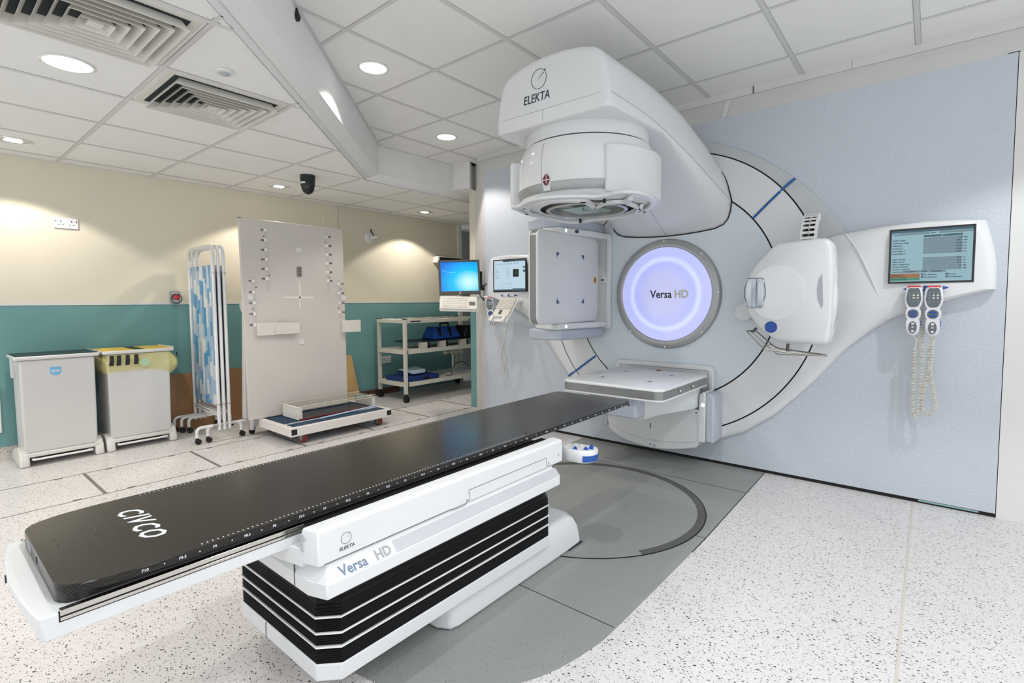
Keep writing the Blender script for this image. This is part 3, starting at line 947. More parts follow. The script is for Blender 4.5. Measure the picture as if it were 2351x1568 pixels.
b = B(); patch(b, 0, 0, 1, .045); patch(b, .41, .115, .63, .15, .0003); patch(b, .64, .115, .88, .15, .0003); obj('screen_bar', b, lcd_dark, scr)
b = B(); patch(b, .1, .05, 1, .095); patch(b, .41, .16, .88, .475); patch(b, .41, .54, .88, .785); patch(b, .15, .785, .70, .83); obj('screen_field', b, lcd_mid, scr)
b = B(); patch(b, 0, .845, .38, .93); obj('screen_status', b, lcd_orange, scr)
b = B(); patch(b, 0, .93, .38, .98); obj('screen_ready', b, lcd_green, scr)
b = B(); patch(b, .48, .05, .60, .095, .0003); patch(b, .0, .785, .15, .83, .0003)
for i in range(7): patch(b, .41, .155 + .053 * i, .88, .157 + .053 * i, .0005)
for i in range(6): patch(b, .41, .537 + .049 * i, .88, .539 + .049 * i, .0005)
obj('screen_rule', b, lcd_pale, scr)
b = B()


def say(s, x, y, h=.0105, al='LEFT'): b.text(s, h, V((u(x), yb - .0008, w(y))), EX, EZ, al, ex=.0002, off=.0003)


for i, s in enumerate(('Gantry Angle', 'Collimator Angle', 'Fieldsize Y', 'Fieldsize X', 'Field Offset Y', 'Field Offset X')): say(s, .015, .20 + .053 * i)
for i, s in enumerate(('Table Vertical', 'Table Lateral', 'Table Longitudinal', 'Column Rotation', 'Isocentric Rotation')): say(s, .015, .575 + .049 * i)
for i, s in enumerate(('0.0', '180.0', '+5.00', '+10.00', '+5.00', '+5.00')): say(s, .87, .20 + .053 * i, .0105, 'RIGHT'); say('deg' if i < 2 else 'cm', .89, .20 + .053 * i)
for i, s in enumerate(('+0.0', '-0.1', '+4.3', '0', '0')): say(s, .87, .575 + .049 * i, .0105, 'RIGHT'); say('cm' if i < 3 else 'deg', .89, .575 + .049 * i)
say('Name', .02, .09); say('Field', .50, .085); say('Set', .53, .145, .010, 'CENTER'); say('Actual', .76, .145, .010, 'CENTER')
say('Geometry', .02, .82); say('Dose/Status', .19, .82); say('Table', .40, .82); say('Applicator', .52, .82)
say('Preparatory', .01, .88); say('Field Incomplete', .01, .92); say('All Interlocks On', .01, .97)
for i in (0, 1): say('No Selection', .43, .885 + .05 * i); say('Gantry' if i == 0 else 'No Selection', .73, .885 + .05 * i)
obj('screen_text', b, lcd_text, scr)
b = B()
for x, y in ((.395, .85), (.395, .90), (.695, .85), (.695, .90)): patch(b, x, y, x + .03, y + .036, .0004)
pieces('screen_icon', b, lcd_dark, scr)

# left: planning screen on the mirrored arm
lx0, lx1, lz0, lz1 = -3.188, -2.815, 1.255, 1.532
scl = lcd(lx0, lz0, lx1, lz1, YS, lcd_white, shroud)
u2 = lambda f: lx0 + (lx1 - lx0) * f
w2 = lambda f: lz1 - (lz1 - lz0) * f
pt = lambda b, x0, y0, x1, y1: b.box((u2(x0), YS - .0006, w2(y1)), (u2(x1), YS, w2(y0)))
b = B(); pt(b, .30, .0, 1, .05); pt(b, 0, .955, 1, 1); pt(b, .60, .92, .98, .945); pt(b, .93, .22, 1, .27); pt(b, .93, .33, 1, .40); obj('screen_bar', b, lcd_dark, scl)
b = B(); pt(b, .62, .30, .80, .55); obj('image_window', b, mat('lcd_black', (.01, .012, .012), .3), scl)
b = B(); pt(b, .70, .38, .715, .47); pt(b, .685, .38, .73, .392); pt(b, .685, .458, .73, .47); obj('field_mark', b, lcd_green, scl)
b = B()
for i in range(7): pt(b, .04, .28 + .05 * i, .14 + .02 * (i % 3), .288 + .05 * i); pt(b, .40, .26 + .05 * i, .50, .268 + .05 * i)
for i in range(8): pt(b, .05 + .1 * i, .10, .09 + .1 * i, .125)
pt(b, .22, .80, .58, .805); pt(b, .22, .90, .58, .905); pt(b, .22, .80, .223, .905); pt(b, .40, .74, .62, .75)
obj('screen_text', b, lcd_mid, scl)

# ================================================================== ROTATING MACHINE
mac = thing('treatment_machine', 'white radiotherapy machine with hooded head, glowing violet disc and folded-out detector panels', 'machine', (GX, GY, GZ))
O = V((GX, GY, GZ))
b = B(); b.lathe([(.763, .028), (.763, 0), (.40, 0), (.001, 0)], O, 'Y', 128); obj('front_plate', b, face_blue, mac)
b = B(); b.lathe([(1.007, .028), (1.007, 0.0), (.90, -.004), (.773, .0), (.773, .028)], O, 'Y', 160, caps=False); obj('outer_ring', b, white, mac)
b = B(); b.lathe([(.776, .004), (.776, .0075), (.760, .0075), (.760, .004)], O, 'Y', 128, caps=False); b.lathe([(1.020, .010), (1.020, .012), (1.003, .012), (1.003, .010)], O, 'Y', 160, caps=False)
pieces('ring_gap', b, blackgap, mac)
b = B(); b.lathe([(.404, .0), (.403, -.012), (.394, -.026), (.372, -.036), (.350, -.034), (.343, -.028), (.343, 0)], O, 'Y', 96, caps=False); ringo = obj('silver_ring', b, silver_paint, mac)
b = B(); b.lathe([(.344, -.026), (.30, -.032), (.20, -.038), (.10, -.041), (.001, -.042)], O, 'Y', 96, caps=False); disc = obj('light_disc', b, glow_disc, mac, origin=O)
for i in range(8):
    a = math.pi * i / 4 + .02
    b = B(); c = O + V((math.cos(a) * .388, -.0305, math.sin(a) * .388)); b.cyl(c, c - EY * .004, .007, seg=12); obj('screw', b, silver, ringo)
p0 = PX(1493, 684, Y=GY - .043); p1 = PX(1541, 684, Y=GY - .043); p2 = PX(1546, 684, Y=GY - .043)
b = B(); b.text('Versa', .080, V((p0.x, GY - .0425, p0.z)), EX, EZ, sx=.90, ex=.0008, off=.0012); obj('lettering', b, ink, disc)
b = B(); b.text('HD', .080, V((p2.x + .004, GY - .0425, p0.z)), EX, EZ, sx=.90, ex=.0008, off=.0016); obj('lettering', b, mat('gold_ink', (.45, .42, .34), .3, metal=.4), disc)


# blue tape strips across ring and shroud
def tape(pa, pb, y):
    a, c = PX(*pa, Y=GY), PX(*pb, Y=GY); n = V((-(c - a).z, 0, (c - a).x)).normalized() * .008
    b = B(); n_ = 8; top = []
    for i in range(n_ + 1):
        q = a.lerp(c, i / n_); q.y = y - .005 * math.sin(math.pi * i / n_); top.append(q)
    b.loft([[q - n, q + n, q + n - EY * .0012, q - n - EY * .0012] for q in top]); return b


obj('tape_strip', tape((1729, 501), (1792, 439), GY - .002), blue_tape, mac)
obj('tape_strip', tape((1792, 438), (1826, 409), GY + .001), blue_tape, shroud)
obj('tape_strip', tape((1368, 817), (1320, 853), GY - .002), blue_tape, mac)
obj('tape_strip', tape((1320, 853), (1307, 863), GY - .012), blue_tape, shroud)


# ---- head arm
def interp(tab, y):
    for (a, u_), (c, v_) in zip(tab, tab[1:]):
        if y <= c: return u_ + (v_ - u_) * (y - a) / (c - a)
    return tab[-1][1]


ZS = [(2.1, 2.126), (2.424, 2.105), (2.638, 2.071), (2.969, 1.996), (3.281, 1.91), (3.58, 1.83)]
ZT = [(2.1, 2.390), (2.3, 2.384), (2.65, 2.372), (2.94, 2.338), (3.27, 2.238), (3.47, 2.15), (3.58, 2.09)]
ZB = [(2.1, 2.056), (2.62, 2.052), (2.75, 2.020), (2.88, 1.955), (3.1, 1.872), (3.277, 1.784), (3.41, 1.709), (3.58, 1.630)]
UP = [(1, 0), (.972, .20), (.945, .385), (.905, .60), (.855, .745), (.76, .845), (.55, .93), (.28, .985), (0, 1)]
LF = [(1, 0), (1, .40), (1, .72), (.992, .90), (.965, .97), (.60, 1), (.30, 1), (0, 1)]
LB = [(1, 0), (.985, .35), (.95, .60), (.885, .77), (.76, .88), (.52, .945), (.26, .985), (0, 1)]


def head_ring(y, sc=1.0, yy=None):
    hw = (.348 + .0694 * (y - 2.1)) * sc; zs, zt, zb = interp(ZS, y), interp(ZT, y), interp(ZB, y)
    zt = zs + (zt - zs) * sc; zb = zs + (zb - zs) * sc
    t = max(0, min(1, (y - 2.55) / .7))
    half = [(-p[0] * hw, zs + (zt - zs) * p[1]) for p in UP]
    low = [((f[0] + (g[0] - f[0]) * t) * hw, zs + (zb - zs) * (f[1] + (g[1] - f[1]) * t)) for f, g in zip(LF, LB)]
    loop = half + [(-x, z) for x, z in half[-2::-1]] + low[1:] + [(-x, z) for x, z in low[-2:0:-1]]
    return [V((GX + x, y if yy is None else yy, z)) for x, z in loop]


b = B()
ysta = [2.13, 2.2, 2.3, 2.4, 2.5, 2.62, 2.7, 2.8, 2.88, 2.97, 3.08, 3.19, 3.28, 3.36, 3.43, 3.5, 3.575]
rings = [head_ring(2.1, .90, 2.090), head_ring(2.1, .965, 2.094), head_ring(2.1, .99, 2.104), head_ring(2.1, 1.0, 2.116)] + [head_ring(y) for y in ysta]
b.loft(rings); hood = obj('head_hood', b, white, mac, angle=48)
b = B()
for s in (-1, 1):
    b.tube([V((GX + s * (.3485 + .0694 * (y - 2.1)), y, interp(ZS, y) - .001)) for y in [2.112] + ysta], .0012, 6)
b.tube([V((GX + .345, 2.105, 2.125)), V((GX + .30, 2.0905, 2.125)), V((GX, 2.0895, 2.125)), V((GX - .30, 2.0905, 2.125)), V((GX - .345, 2.105, 2.125))], .0011, 6)
b.tube([V((GX - .03, 2.090, 2.125)), V((GX - .03, 2.090, 2.07)), V((GX - .01, 2.13, 2.055))], .0013, 6)
b.tube([V((GX, y, interp(ZB, y) - .001)) for y in (2.90, 3.0, 3.1, 3.2, 3.277, 3.35, 3.41, 3.5, 3.57)], .0013, 6)
pieces('panel_seam', b, soft_line, hood)
b = B()
foot = [p for p in head_ring(3.575, 1.012)]
b.tube([V((p.x, GY - .001, p.z)) for p in foot], .0042, 6, closed=True); obj('footprint_gap', b, blackgap, hood)
# emblem and name on the head
pc = PX(1237, 181, Y=2.089)
b = B(); R = .047
b.tube([pc + V((R * math.cos(a), 0, R * math.sin(a) * 1.03)) for a in (math.radians(40 + 3 + i * (354 / 48)) for i in range(49))], .0013, 6)
for k, (dx, dz) in enumerate(((0, 0), (.0085, .0075), (.0175, .0155), (.027, .024), (.039, .035))):
    q = pc + V((dx, -.0005, dz)); b.cyl(q, q - EY * .0012, .0018 + .0006 * k, seg=10)
for o_ in pieces('emblem', b, ink, hood): pass
pl = PX(1202, 243, Y=2.0885)
b = B(); b.text('ELEKTA', .061, V((pl.x, 2.0885, pl.z)), EX, EZ, shear=.12, sx=.80, ex=.0008); obj('lettering', b, ink, hood)

# ---- collimator drum under the hood
D = V((GX, 2.46, 0))
b = B(); b.lathe([(.325, 2.10), (.337, 2.055), (.337, 1.992)], D, seg=96); obj('collar', b, white, mac)
b = B(); b.lathe([(.335, 1.994), (.330, 1.984)], D, seg=96, caps=False); obj('collar_gap', b, gapline, mac)
b = B(); b.lathe([(.333, 1.986), (.348, 1.982), (.362, 1.955), (.374, 1.925), (.381, 1.885), (.383, 1.84), (.383, 1.757)], D, seg=96); drum = obj('collimator_drum', b, white_gloss, mac)
b = B(); b.lathe([(.3835, 1.757), (.383, 1.745), (.374, 1.716), (.370, 1.709)], D, seg=96); obj('silver_band', b, silver_paint, drum)
b = B(); b.lathe([(.370, 1.710), (.378, 1.700), (.372, 1.682), (.345, 1.674), (.26, 1.674)], D, seg=96, caps=False); obj('lower_lip', b, white, drum)
b = B(); b.lathe([(.27, 1.690), (.001, 1.690)], D, seg=64, caps=False); obj('underside', b, duct, drum)
b = B(); b.lathe([(.228, 1.692), (.228, 1.666), (.216, 1.660), (.206, 1.666), (.206, 1.692)], D, seg=64, caps=False); lens = obj('lens_ring', b, silver, drum)
b = B(); b.lathe([(.206, 1.688), (.001, 1.688)], D, seg=48, caps=False); obj('mirror', b, mat('dim_mirror', (.10, .095, .10), .12, metal=.8), lens)
b = B(); b.rbox(D + V((0, 0, 1.671)), (.21, .21, .004), Matrix.Rotation(math.radians(2), 3, 'Z')); obj('cross_wire_plate', b, glassm, lens)
b = B(); b.rbox(D + V((.0, 0, 1.6685)), (.035, .0012, .0006)); b.rbox(D + V((0, 0, 1.6683)), (.0012, .035, .0006)); pieces('cross_wire', b, ink, lens)
for s in (-1, 1):
    arc_ = [math.radians(a_) for a_ in range(-44, 44, 6)]
    R_ = .404 if s > 0 else .428
    pod = [(R_ * math.cos(a_) if -40 < math.degrees(a_) < 36 else (R_ - .016) * math.cos(a_), R_ * math.sin(a_)) for a_ in arc_] + [(.34 * math.cos(a_), .34 * math.sin(a_)) for a_ in arc_[::-1]]
    b = B(); b.prism(pod, lambda p: V((GX + s * p[0], 2.46 + p[1], 1.690)), lambda p: V((GX + s * p[0], 2.46 + p[1], 1.925)))
    obj('side_pod', b, white, drum, bevel=.012, bseg=3)
front = lambda x, z, r=.3842: V((GX + x, 2.46 - math.sqrt(max(r * r - x * x, 0)), z))
b = B(); b.add([front(-.022, 1.757, .3846), front(.024, 1.757, .3846), front(.026, 1.715, .379), front(-.018, 1.715, .379)], [(0, 1, 2, 3)]); obj('white_tab', b, white, drum)
for q in (((-.002, 1.801), (-.024, 1.771), (-.002, 1.771)), ((.004, 1.801), (.004, 1.771), (.025, 1.771)), ((-.024, 1.765), (-.002, 1.765), (-.002, 1.737)), ((.004, 1.765), (.025, 1.765), (.004, 1.737))):
    b = B(); b.add([front(x, z, .3858 if z > 1.75 else .3852) for x, z in q], [(0, 1, 2)]); obj('red_marker', b, maroon, drum)
b = B(); b.tube([front(-.03, z, r) for z, r in ((1.985, .338), (1.955, .3632), (1.925, .3752), (1.885, .3822), (1.80, .3842), (1.76, .3842))], .0011, 5); obj('drum_seam', b, soft_line, drum)
# touch guard: a white frame hanging under the drum
G_ = lambda x, y: PX(1125 + x / 2.998, 275 + y / 2.998, Z=1.66)


def ribbon(pts, wd, closed=False, z0=1.652, z1=1.668, n=5):
    """flat bent bar lying level; wd may vary along it"""
    ctrl = [V((p.x, p.y, w_)) for p, w_ in zip(pts, wd if isinstance(wd, (list, tuple)) else [wd] * len(pts))]
    P = smooth_path(ctrl, n, closed); b = B(); rg = []; N = len(P)
    for k in range(N):
        a_, c_ = (P[k - 1], P[(k + 1) % N]) if closed else (P[max(k - 1, 0)], P[min(k + 1, N - 1)])
        d = V((c_.x - a_.x, c_.y - a_.y, 0)).normalized(); nn = V((-d.y, d.x, 0)) * (P[k].z / 2); o_ = V((P[k].x, P[k].y, 0))
        rg.append([o_ + nn + EZ * z0, o_ + nn + EZ * z1, o_ - nn + EZ * z1, o_ - nn + EZ * z0])
    if closed: rg.append(rg[0])
    b.loft(rg, cap0=not closed, cap1=not closed); return b


outer_ = [G_(x, y) for x, y in ((158, 600), (215, 596), (300, 556), (420, 536), (600, 529), (730, 531), (820, 519), (900, 500), (985, 499), (1060, 518), (1115, 552), (1120, 585), (1045, 630), (940, 660), (760, 684), (640, 700), (560, 707), (480, 696), (330, 666), (240, 640), (185, 618))]
guard = obj('touch_guard', ribbon(outer_, [.02, .04, .045, .045, .042, .042, .042, .034, .032, .032, .030, .028, .024, .020, .018, .020, .026, .020, .018, .018, .018], True), white, mac, bevel=.004, angle=50)
for pts, wd in (([(225, 600), (255, 622), (272, 645), (335, 662)], [.03, .026, .022, .018]), ([(245, 606), (300, 584), (440, 560), (560, 556), (665, 560)], [.05, .055, .05, .045, .03]),
                ([(640, 552), (700, 585), (725, 602), (775, 580), (860, 566), (930, 565), (968, 540)], [.04, .030, .026, .030, .030, .032, .022]), ([(930, 566), (990, 590), (1045, 612)], [.03, .026, .02]), ([(1000, 640), (1030, 605), (1045, 590)], [.02, .02, .02])):
    obj('guard_bar', ribbon([G_(*p) for p in pts], wd, z0=1.6515, z1=1.6675), white, guard, bevel=.003, angle=50)
for x, y in ((-.27, -.20), (.24, -.22), (.27, .17), (-.20, .25)):
    b = B(); b.cyl(D + V((x, y, 1.648)), D + V((x, y, 1.690)), .008, seg=10); obj('guard_post', b, black, guard)
b = B(); b.lathe([(.001, 1.6505), (.030, 1.6505), (.030, 1.6525)], V((-1.145, 2.235, .022)), seg=24, caps=False); obj('guard_hole', b, mat('hole_grey', (.33, .37, .45), .4), guard)


# ---- flat-panel detectors
def detector(cen, ax_w, ax_l, nrm, w, l, t):
    """rounded slab: nrm = face normal, w along ax_w, l along ax_l; cen = centre of the face"""
    P = lambda p, h: cen + ax_w * p[0] + ax_l * p[1] - nrm * h
    b = B(); sh = rrect(-w / 2, -l / 2, w / 2, l / 2, .055, 6); s1 = rrect(-w / 2 + .012, -l / 2 + .012, w / 2 - .012, l / 2 - .012, .048, 6); s2 = rrect(-w / 2 + .004, -l / 2 + .004, w / 2 - .004, l / 2 - .004, .053, 6)
    b.loft([[P(p, 0) for p in s1], [P(p, .0035) for p in s2], [P(p, .011) for p in sh], [P(p, .017) for p in sh]])
    o = obj('detector_face', b, white, mac, angle=60)
    ins = rrect(-w / 2 + .003, -l / 2 + .003, w / 2 - .003, l / 2 - .003, .053, 6)
    b = B(); b.loft([[P(p, .016) for p in ins], [P(p, t - .012) for p in ins]]); obj('silver_edge', b, edge_silver, o, angle=60)
    b = B(); b.loft([[P(p, t - .013) for p in sh], [P(p, t - .004) for p in sh], [P(p, t) for p in s1]]); obj('detector_back', b, white, o, angle=60)
    for sx in (-1, 1):
        for sy in (-1, 1):
            k = .18; L = .045
            b = B()
            b.prism([(sx * k, sy * k), (sx * (k - L), sy * k), (sx * k, sy * (k - L))], lambda p: P(p, -.0003), lambda p: P(p, .002)); mk = obj('corner_mark', b, mat('mark_lilac', (.32, .36, .52), .5), o)
            b = B(); b.prism([(sx * k, sy * k), (sx * (k - L * .5), sy * k), (sx * (k - L * .5), sy * (k - L * .5)), (sx * k, sy * (k - L * .5))], lambda p: P(p, -.0007), lambda p: P(p, .002)); obj('mark_square', b, mat('mark_navy', (.03, .05, .12), .5), mk)
    b = B(); b.prism([(-.022, l / 2 - .075), (.022, l / 2 - .075), (.022, l / 2 - .035), (-.022, l / 2 - .035)], lambda p: P(p, -.0004), lambda p: P(p, .002)); st = obj('warning_sticker', b, orange, o)
    b = B(); c = P((0, l / 2 - .055), -.0008)
    b.tube([c + ax_w * .015 * math.cos(a) + ax_l * .013 * math.sin(a) for a in (2 * math.pi * i / 20 for i in range(20))], .0012, 5, closed=True)
    b.tube([c - ax_w * .011 - ax_l * .009, c + ax_w * .011 + ax_l * .009], .0012, 5); b.tube([c + ax_w * .009 - ax_l * .008, c, c - ax_w * .009 + ax_l * .002], .0014, 5)
    obj('no_touch_sign', b, ink, st)
    return o, P


# lower (portal) panel, lying flat
mv, P = detector(V((-1.515, 3.085, .655)), EX, EY, EZ, .69, .79, .080)
for y in (2.95, 3.16):
    b = B(); b.sphere(V((-1.1655, y, .612)), .010, seg=12); obj('knob', b, chrome, mv)
def mount(cx_, cz_, w, h, name='mount_plate'):
    b = B(); b.ring(rrect(cx_ - w / 2, cz_ - h / 2, cx_ + w / 2, cz_ + h / 2, .035, 5), rrect(cx_ - w / 2 + .035, cz_ - h / 2 + .035, cx_ + w / 2 - .035, cz_ + h / 2 - .035, .012, 5), lambda p: V((p[0], GY + .002, p[1])), lambda p: V((p[0], GY - .040, p[1])))
    o = obj(name, b, white, mac, bevel=.008)
    b = B(); b.prism(rrect(cx_ - w / 2 + .03, cz_ - h / 2 + .03, cx_ + w / 2 - .03, cz_ + h / 2 - .03, .012, 5), lambda p: V((p[0], GY + .001, p[1])), lambda p: V((p[0], GY - .028, p[1]))); obj('mount_back', b, mat('mount_grey', (.62, .64, .66), .45), o)
    return o


mount(-1.541, .50, .76, .40)
b = B(); ap = [(-1.909, .50), (-1.909, .256), (-1.895, .185), (-1.86, .158), (-1.801, .130), (-1.735, .112), (-1.672, .1), (-1.60, .094), (-1.519, .093), (-1.44, .099), (-1.374, .111), (-1.29, .130), (-1.225, .149), (-1.212, .165), (-1.208, .192), (-1.160, .196), (-1.160, .525), (-1.175, .543), (-1.205, .52), (-1.208, .410), (-1.26, .420), (-1.322, .411), (-1.42, .38), (-1.50, .345), (-1.594, .327), (-1.72, .33), (-1.80, .40), (-1.83, .50)]
b.prism(ap, lambda p: V((p[0], 3.384, p[1])), lambda p: V((p[0], GY, p[1]))); apron = obj('panel_apron', b, white, mac, bevel=.008)
b = B(); b.tube(smooth_path([V((x, 3.3835, z)) for x, z in ((-1.885, .24), (-1.84, .205), (-1.72, .165), (-1.58, .150), (-1.44, .157), (-1.32, .172), (-1.215, .205), (-1.213, .33), (-1.212, .40))], 4), .0010, 5); obj('panel_seam', b, soft_line, apron)
b = B(); b.box((-1.559, 3.383, .232), (-1.553, 3.385, .274)); obj('slot', b, black, apron)
for x, z in ((-1.555, .118), (-1.522, .114), (-1.28, .405), (-1.222, .395)):
    b = B(); b.cyl((x, 3.3845, z), (x, 3.3825, z), .005, seg=10); obj('screw', b, ink, apron)
b = B(); b.cyl((-1.178, 3.3845, .452), (-1.178, 3.381, .452), .0115, seg=20); obj('status_lamp', b, led, apron)
b = B(); b.prism([(-1.160, .200), (-1.105, .196), (-1.105, .50), (-1.115, .525), (-1.135, .535), (-1.160, .53)], lambda p: V((p[0], 3.384, p[1])), lambda p: V((p[0], GY, p[1]))); obj('side_cheek', b, grey_lilac, mac, bevel=.012, bseg=3)
b = B(); b.prism([(-1.955, .200), (-1.909, .204), (-1.909, .50), (-1.955, .50)], lambda p: V((p[0], 3.392, p[1])), lambda p: V((p[0], GY, p[1]))); obj('side_cheek', b, grey_lilac, mac, bevel=.008)
b = B(); pl_ = [(-1.72, 2.86), (-1.352, 2.86), (-1.335, 3.0), (-1.30, 3.12), (-1.252, 3.24), (-1.222, 3.33), (-1.212, 3.42), (-1.84, 3.42), (-1.80, 3.24), (-1.74, 3.05)]
b.loft([[V((-1.52 + (x + 1.52) * .97, y, .425)) for x, y in pl_], [V((x, y, .437)) for x, y in pl_], [V((x, y, .5748)) for x, y in pl_]]); obj('support_arm', b, white, mac, angle=50)
b = B(); b.box((-1.69, 2.74, .450), (-1.355, 2.88, .572)); kk = obj('arm_block', b, mat('block_blue_grey', (.47, .51, .58), .45), mac, bevel=.010)
b = B(); b.cyl((-1.40, 2.7405, .53), (-1.40, 2.738, .53), .006, seg=10); obj('screw', b, ink, kk)

# left (imaging) panel, standing on edge and facing the axis
kv, P = detector(V((-2.05, 3.09, 1.322)), EZ, EY, EX, .648, .79, .082)
mount(-2.225, 1.313, .50, .755)
b = B()
for y0, y1, z0, z1 in ((GY - .0285, GY - .0275, 1.24, 1.40),):
    b.ring([(-2.15, z0), (-2.015, z0), (-2.015, z1), (-2.15, z1)], [(-2.149, z0 + .001), (-2.016, z0 + .001), (-2.016, z1 - .001), (-2.149, z1 - .001)], lambda p: V((p[0], y0, p[1])), lambda p: V((p[0], y1, p[1])))
obj('mount_label', b, ink_grey, mac)
b = B(); b.rbox(V((-2.03, GY - .030, 1.325)), (.045, .004, .05)); lt = obj('latch', b, white, mac, bevel=.004)
b = B(); b.rbox(V((-2.045, GY - .033, 1.325)), (.022, .004, .011)); obj('latch_slot', b, black, lt)
for s, zz in ((1, 1.640), (-1, .998)):
    b = B(); sh = [(-2.31, 3.0), (-2.31, GY - .01), (-1.995, GY - .01), (-1.995, 3.30), (-2.06, 2.96), (-2.18, 2.94)]
    b.prism(sh, lambda p: V((p[0], p[1], zz)), lambda p: V((p[0], p[1], zz + s * .045))); a_ = obj('panel_arm', b, white, mac, bevel=.01)
    b = B(); sh = [(-2.36, 2.98), (-2.36, GY - .02), (-2.04, GY - .02), (-2.03, 3.34), (-2.075, 3.00), (-2.18, 2.95)]
    b.prism(sh, lambda p: V((p[0], p[1], zz + s * .045)), lambda p: V((p[0], p[1], zz + s * .125))); obj('arm_cover', b, mat('block_blue_grey', (.47, .51, .58), .45), mac, bevel=.014, bseg=3)
    b = B(); q = PX(1309, 532 if s > 0 else 755, Y=3.05); b.cyl(V((-2.058, 3.03, zz + s * .023)), V((-2.046, 3.02, zz + s * .023)), .011, seg=18); obj('status_lamp', b, led, a_)
    if s > 0: b = B(); q = V((-2.015, 3.155, zz + .024)); nrm_ = V((.34, -.065, 0)).normalized(); b.cyl(V((-2.028, 3.13, zz + .024)) - nrm_ * .01, V((-2.028, 3.13, zz + .024)) + nrm_ * .012, .013, seg=20); obj('round_mark', b, mat('mark_navy', (.03, .05, .12), .5), a_)

# right: x-ray source box with two handles
b = B()
kb = [(-.889, 1.208), (-.884, 1.14), (-.852, 1.07), (-.80, 1.000), (-.711, .926), (-.672, .918), (-.467, .906), (-.440, .918), (-.428, .96), (-.419, 1.10), (-.418, 1.28), (-.424, 1.40), (-.434, 1.475), (-.455, 1.498), (-.50, 1.500), (-.70, 1.489), (-.722, 1.478), (-.813, 1.380), (-.862, 1.30)]
kb = [(p.x, p.z) for p in fillet([V((x, 0, z)) for x, z in kb], .02, 3, True)]
kcx, kcz = -.65, 1.21
shr = lambda f, dx=0: [(kcx + (x - kcx) * f + dx, kcz + (z - kcz) * f) for x, z in kb]
b.loft([[V((x, 3.195, z)) for x, z in shr(.93)], [V((x, 3.203, z)) for x, z in shr(.975)], [V((x, 3.225, z)) for x, z in shr(1.0)], [V((x, 3.36, z)) for x, z in shr(1.0)], [V((x, 3.42, z)) for x, z in shr(.98)]])
src = obj('source_housing', b, white, mac, angle=50)
b = B(); b.prism(rrect(-.85, .98, -.50, 1.44, .05), lambda p: V((p[0], 3.40, p[1])), lambda p: V((p[0], GY, p[1]))); obj('housing_neck', b, mat('mount_grey', (.62, .64, .66), .45), mac, bevel=.01)
pv = PX(1706, 717, Y=3.50); b = B(); b.cyl((pv.x, 3.50, pv.z), (pv.x, GY, pv.z), .058, seg=32); obj('pivot_cover', b, white, mac, bevel=.006)
b = B(); b.lathe([(.150, -.0005), (.148, -.004), (.13, -.006), (.001, -.007)], V((-.70, 3.196, 1.20)), 'Y', 64, caps=False, sy=1.06); obj('raised_disc', b, white, src)
hp = [(-.872, 1.225), (-.853, 1.288), (-.770, 1.288), (-.757, 1.225), (-.757, 1.185), (-.775, 1.115), (-.850, 1.115), (-.872, 1.18)]
b = B(); b.prism(hp, lambda p: V((p[0], 3.1905, p[1])), lambda p: V((p[0], 3.1875, p[1]))); hpl = obj('handle_plate', b, mat('handle_blue_grey', (.56, .61, .68), .4), src)
b = B(); b.tube([V((x, 3.187, z)) for x, z in hp], .0018, 6, closed=True); b.tube([V((-.806, 3.187, 1.288)), V((-.806, 3.187, 1.115))], .0014, 6); pieces('handle_outline', b, mat('line_navy', (.05, .08, .12), .5), hpl)
for x, s in ((-.843, -1), (-.778, -1)):
    b = B(); b.loft([[V((x + o, 3.187 - d, z)) for o, d in ((-.013, 0), (-.013, q), (.013, q), (.013, 0))] for z, q in ((1.130, .002), (1.145, .016), (1.175, .026), (1.205, .029), (1.235, .026), (1.262, .016), (1.276, .002))]); obj('grip', b, mat('grip_pale', (.62, .66, .71), .4), hpl, bevel=.004)
b = B(); b.text('F1', .011, V((-.832, 3.1865, 1.119)), EX, EZ, ex=.0003); b.text('M10', .011, V((-.80, 3.1865, 1.119)), EX, EZ, ex=.0003); obj('handle_text', b, ink, hpl)
pcb = PX(1770, 751, Y=3.196)
b = B(); b.cyl((pcb.x, 3.1965, pcb.z), (pcb.x, 3.1935, pcb.z), .0335, seg=40); st = obj('blue_sticker', b, blue, src)
b = B(); b.tube([V((pcb.x + .027 * math.cos(a), 3.193, pcb.z + .027 * math.sin(a))) for a in (2 * math.pi * i / 28 for i in range(28))], .0007, 5, closed=True); obj('sticker_print', b, mat('print_navy', (.02, .05, .2), .5), st)
b = B(); pp = [(-.470, 1.305), (-.462, 1.13), (-.470, 1.11), (-.490, 1.16), (-.495, 1.22), (-.488, 1.275)]
b.prism(pp, lambda p: V((p[0], 3.1945, p[1])), lambda p: V((p[0], 3.1965, p[1]))); obj('grey_inset', b, mat('inset_grey', (.42, .44, .48), .5), src)
b = B(); b.loft([[V((-.424 + d, 3.24 + q, z)) for d, q in ((0, 0), (w_, .02), (w_, .10), (0, .12))] for z, w_ in ((1.00, .001), (1.08, .012), (1.2, .016), (1.3, .012), (1.39, .001))]); obj('side_grip', b, white_gloss, src)
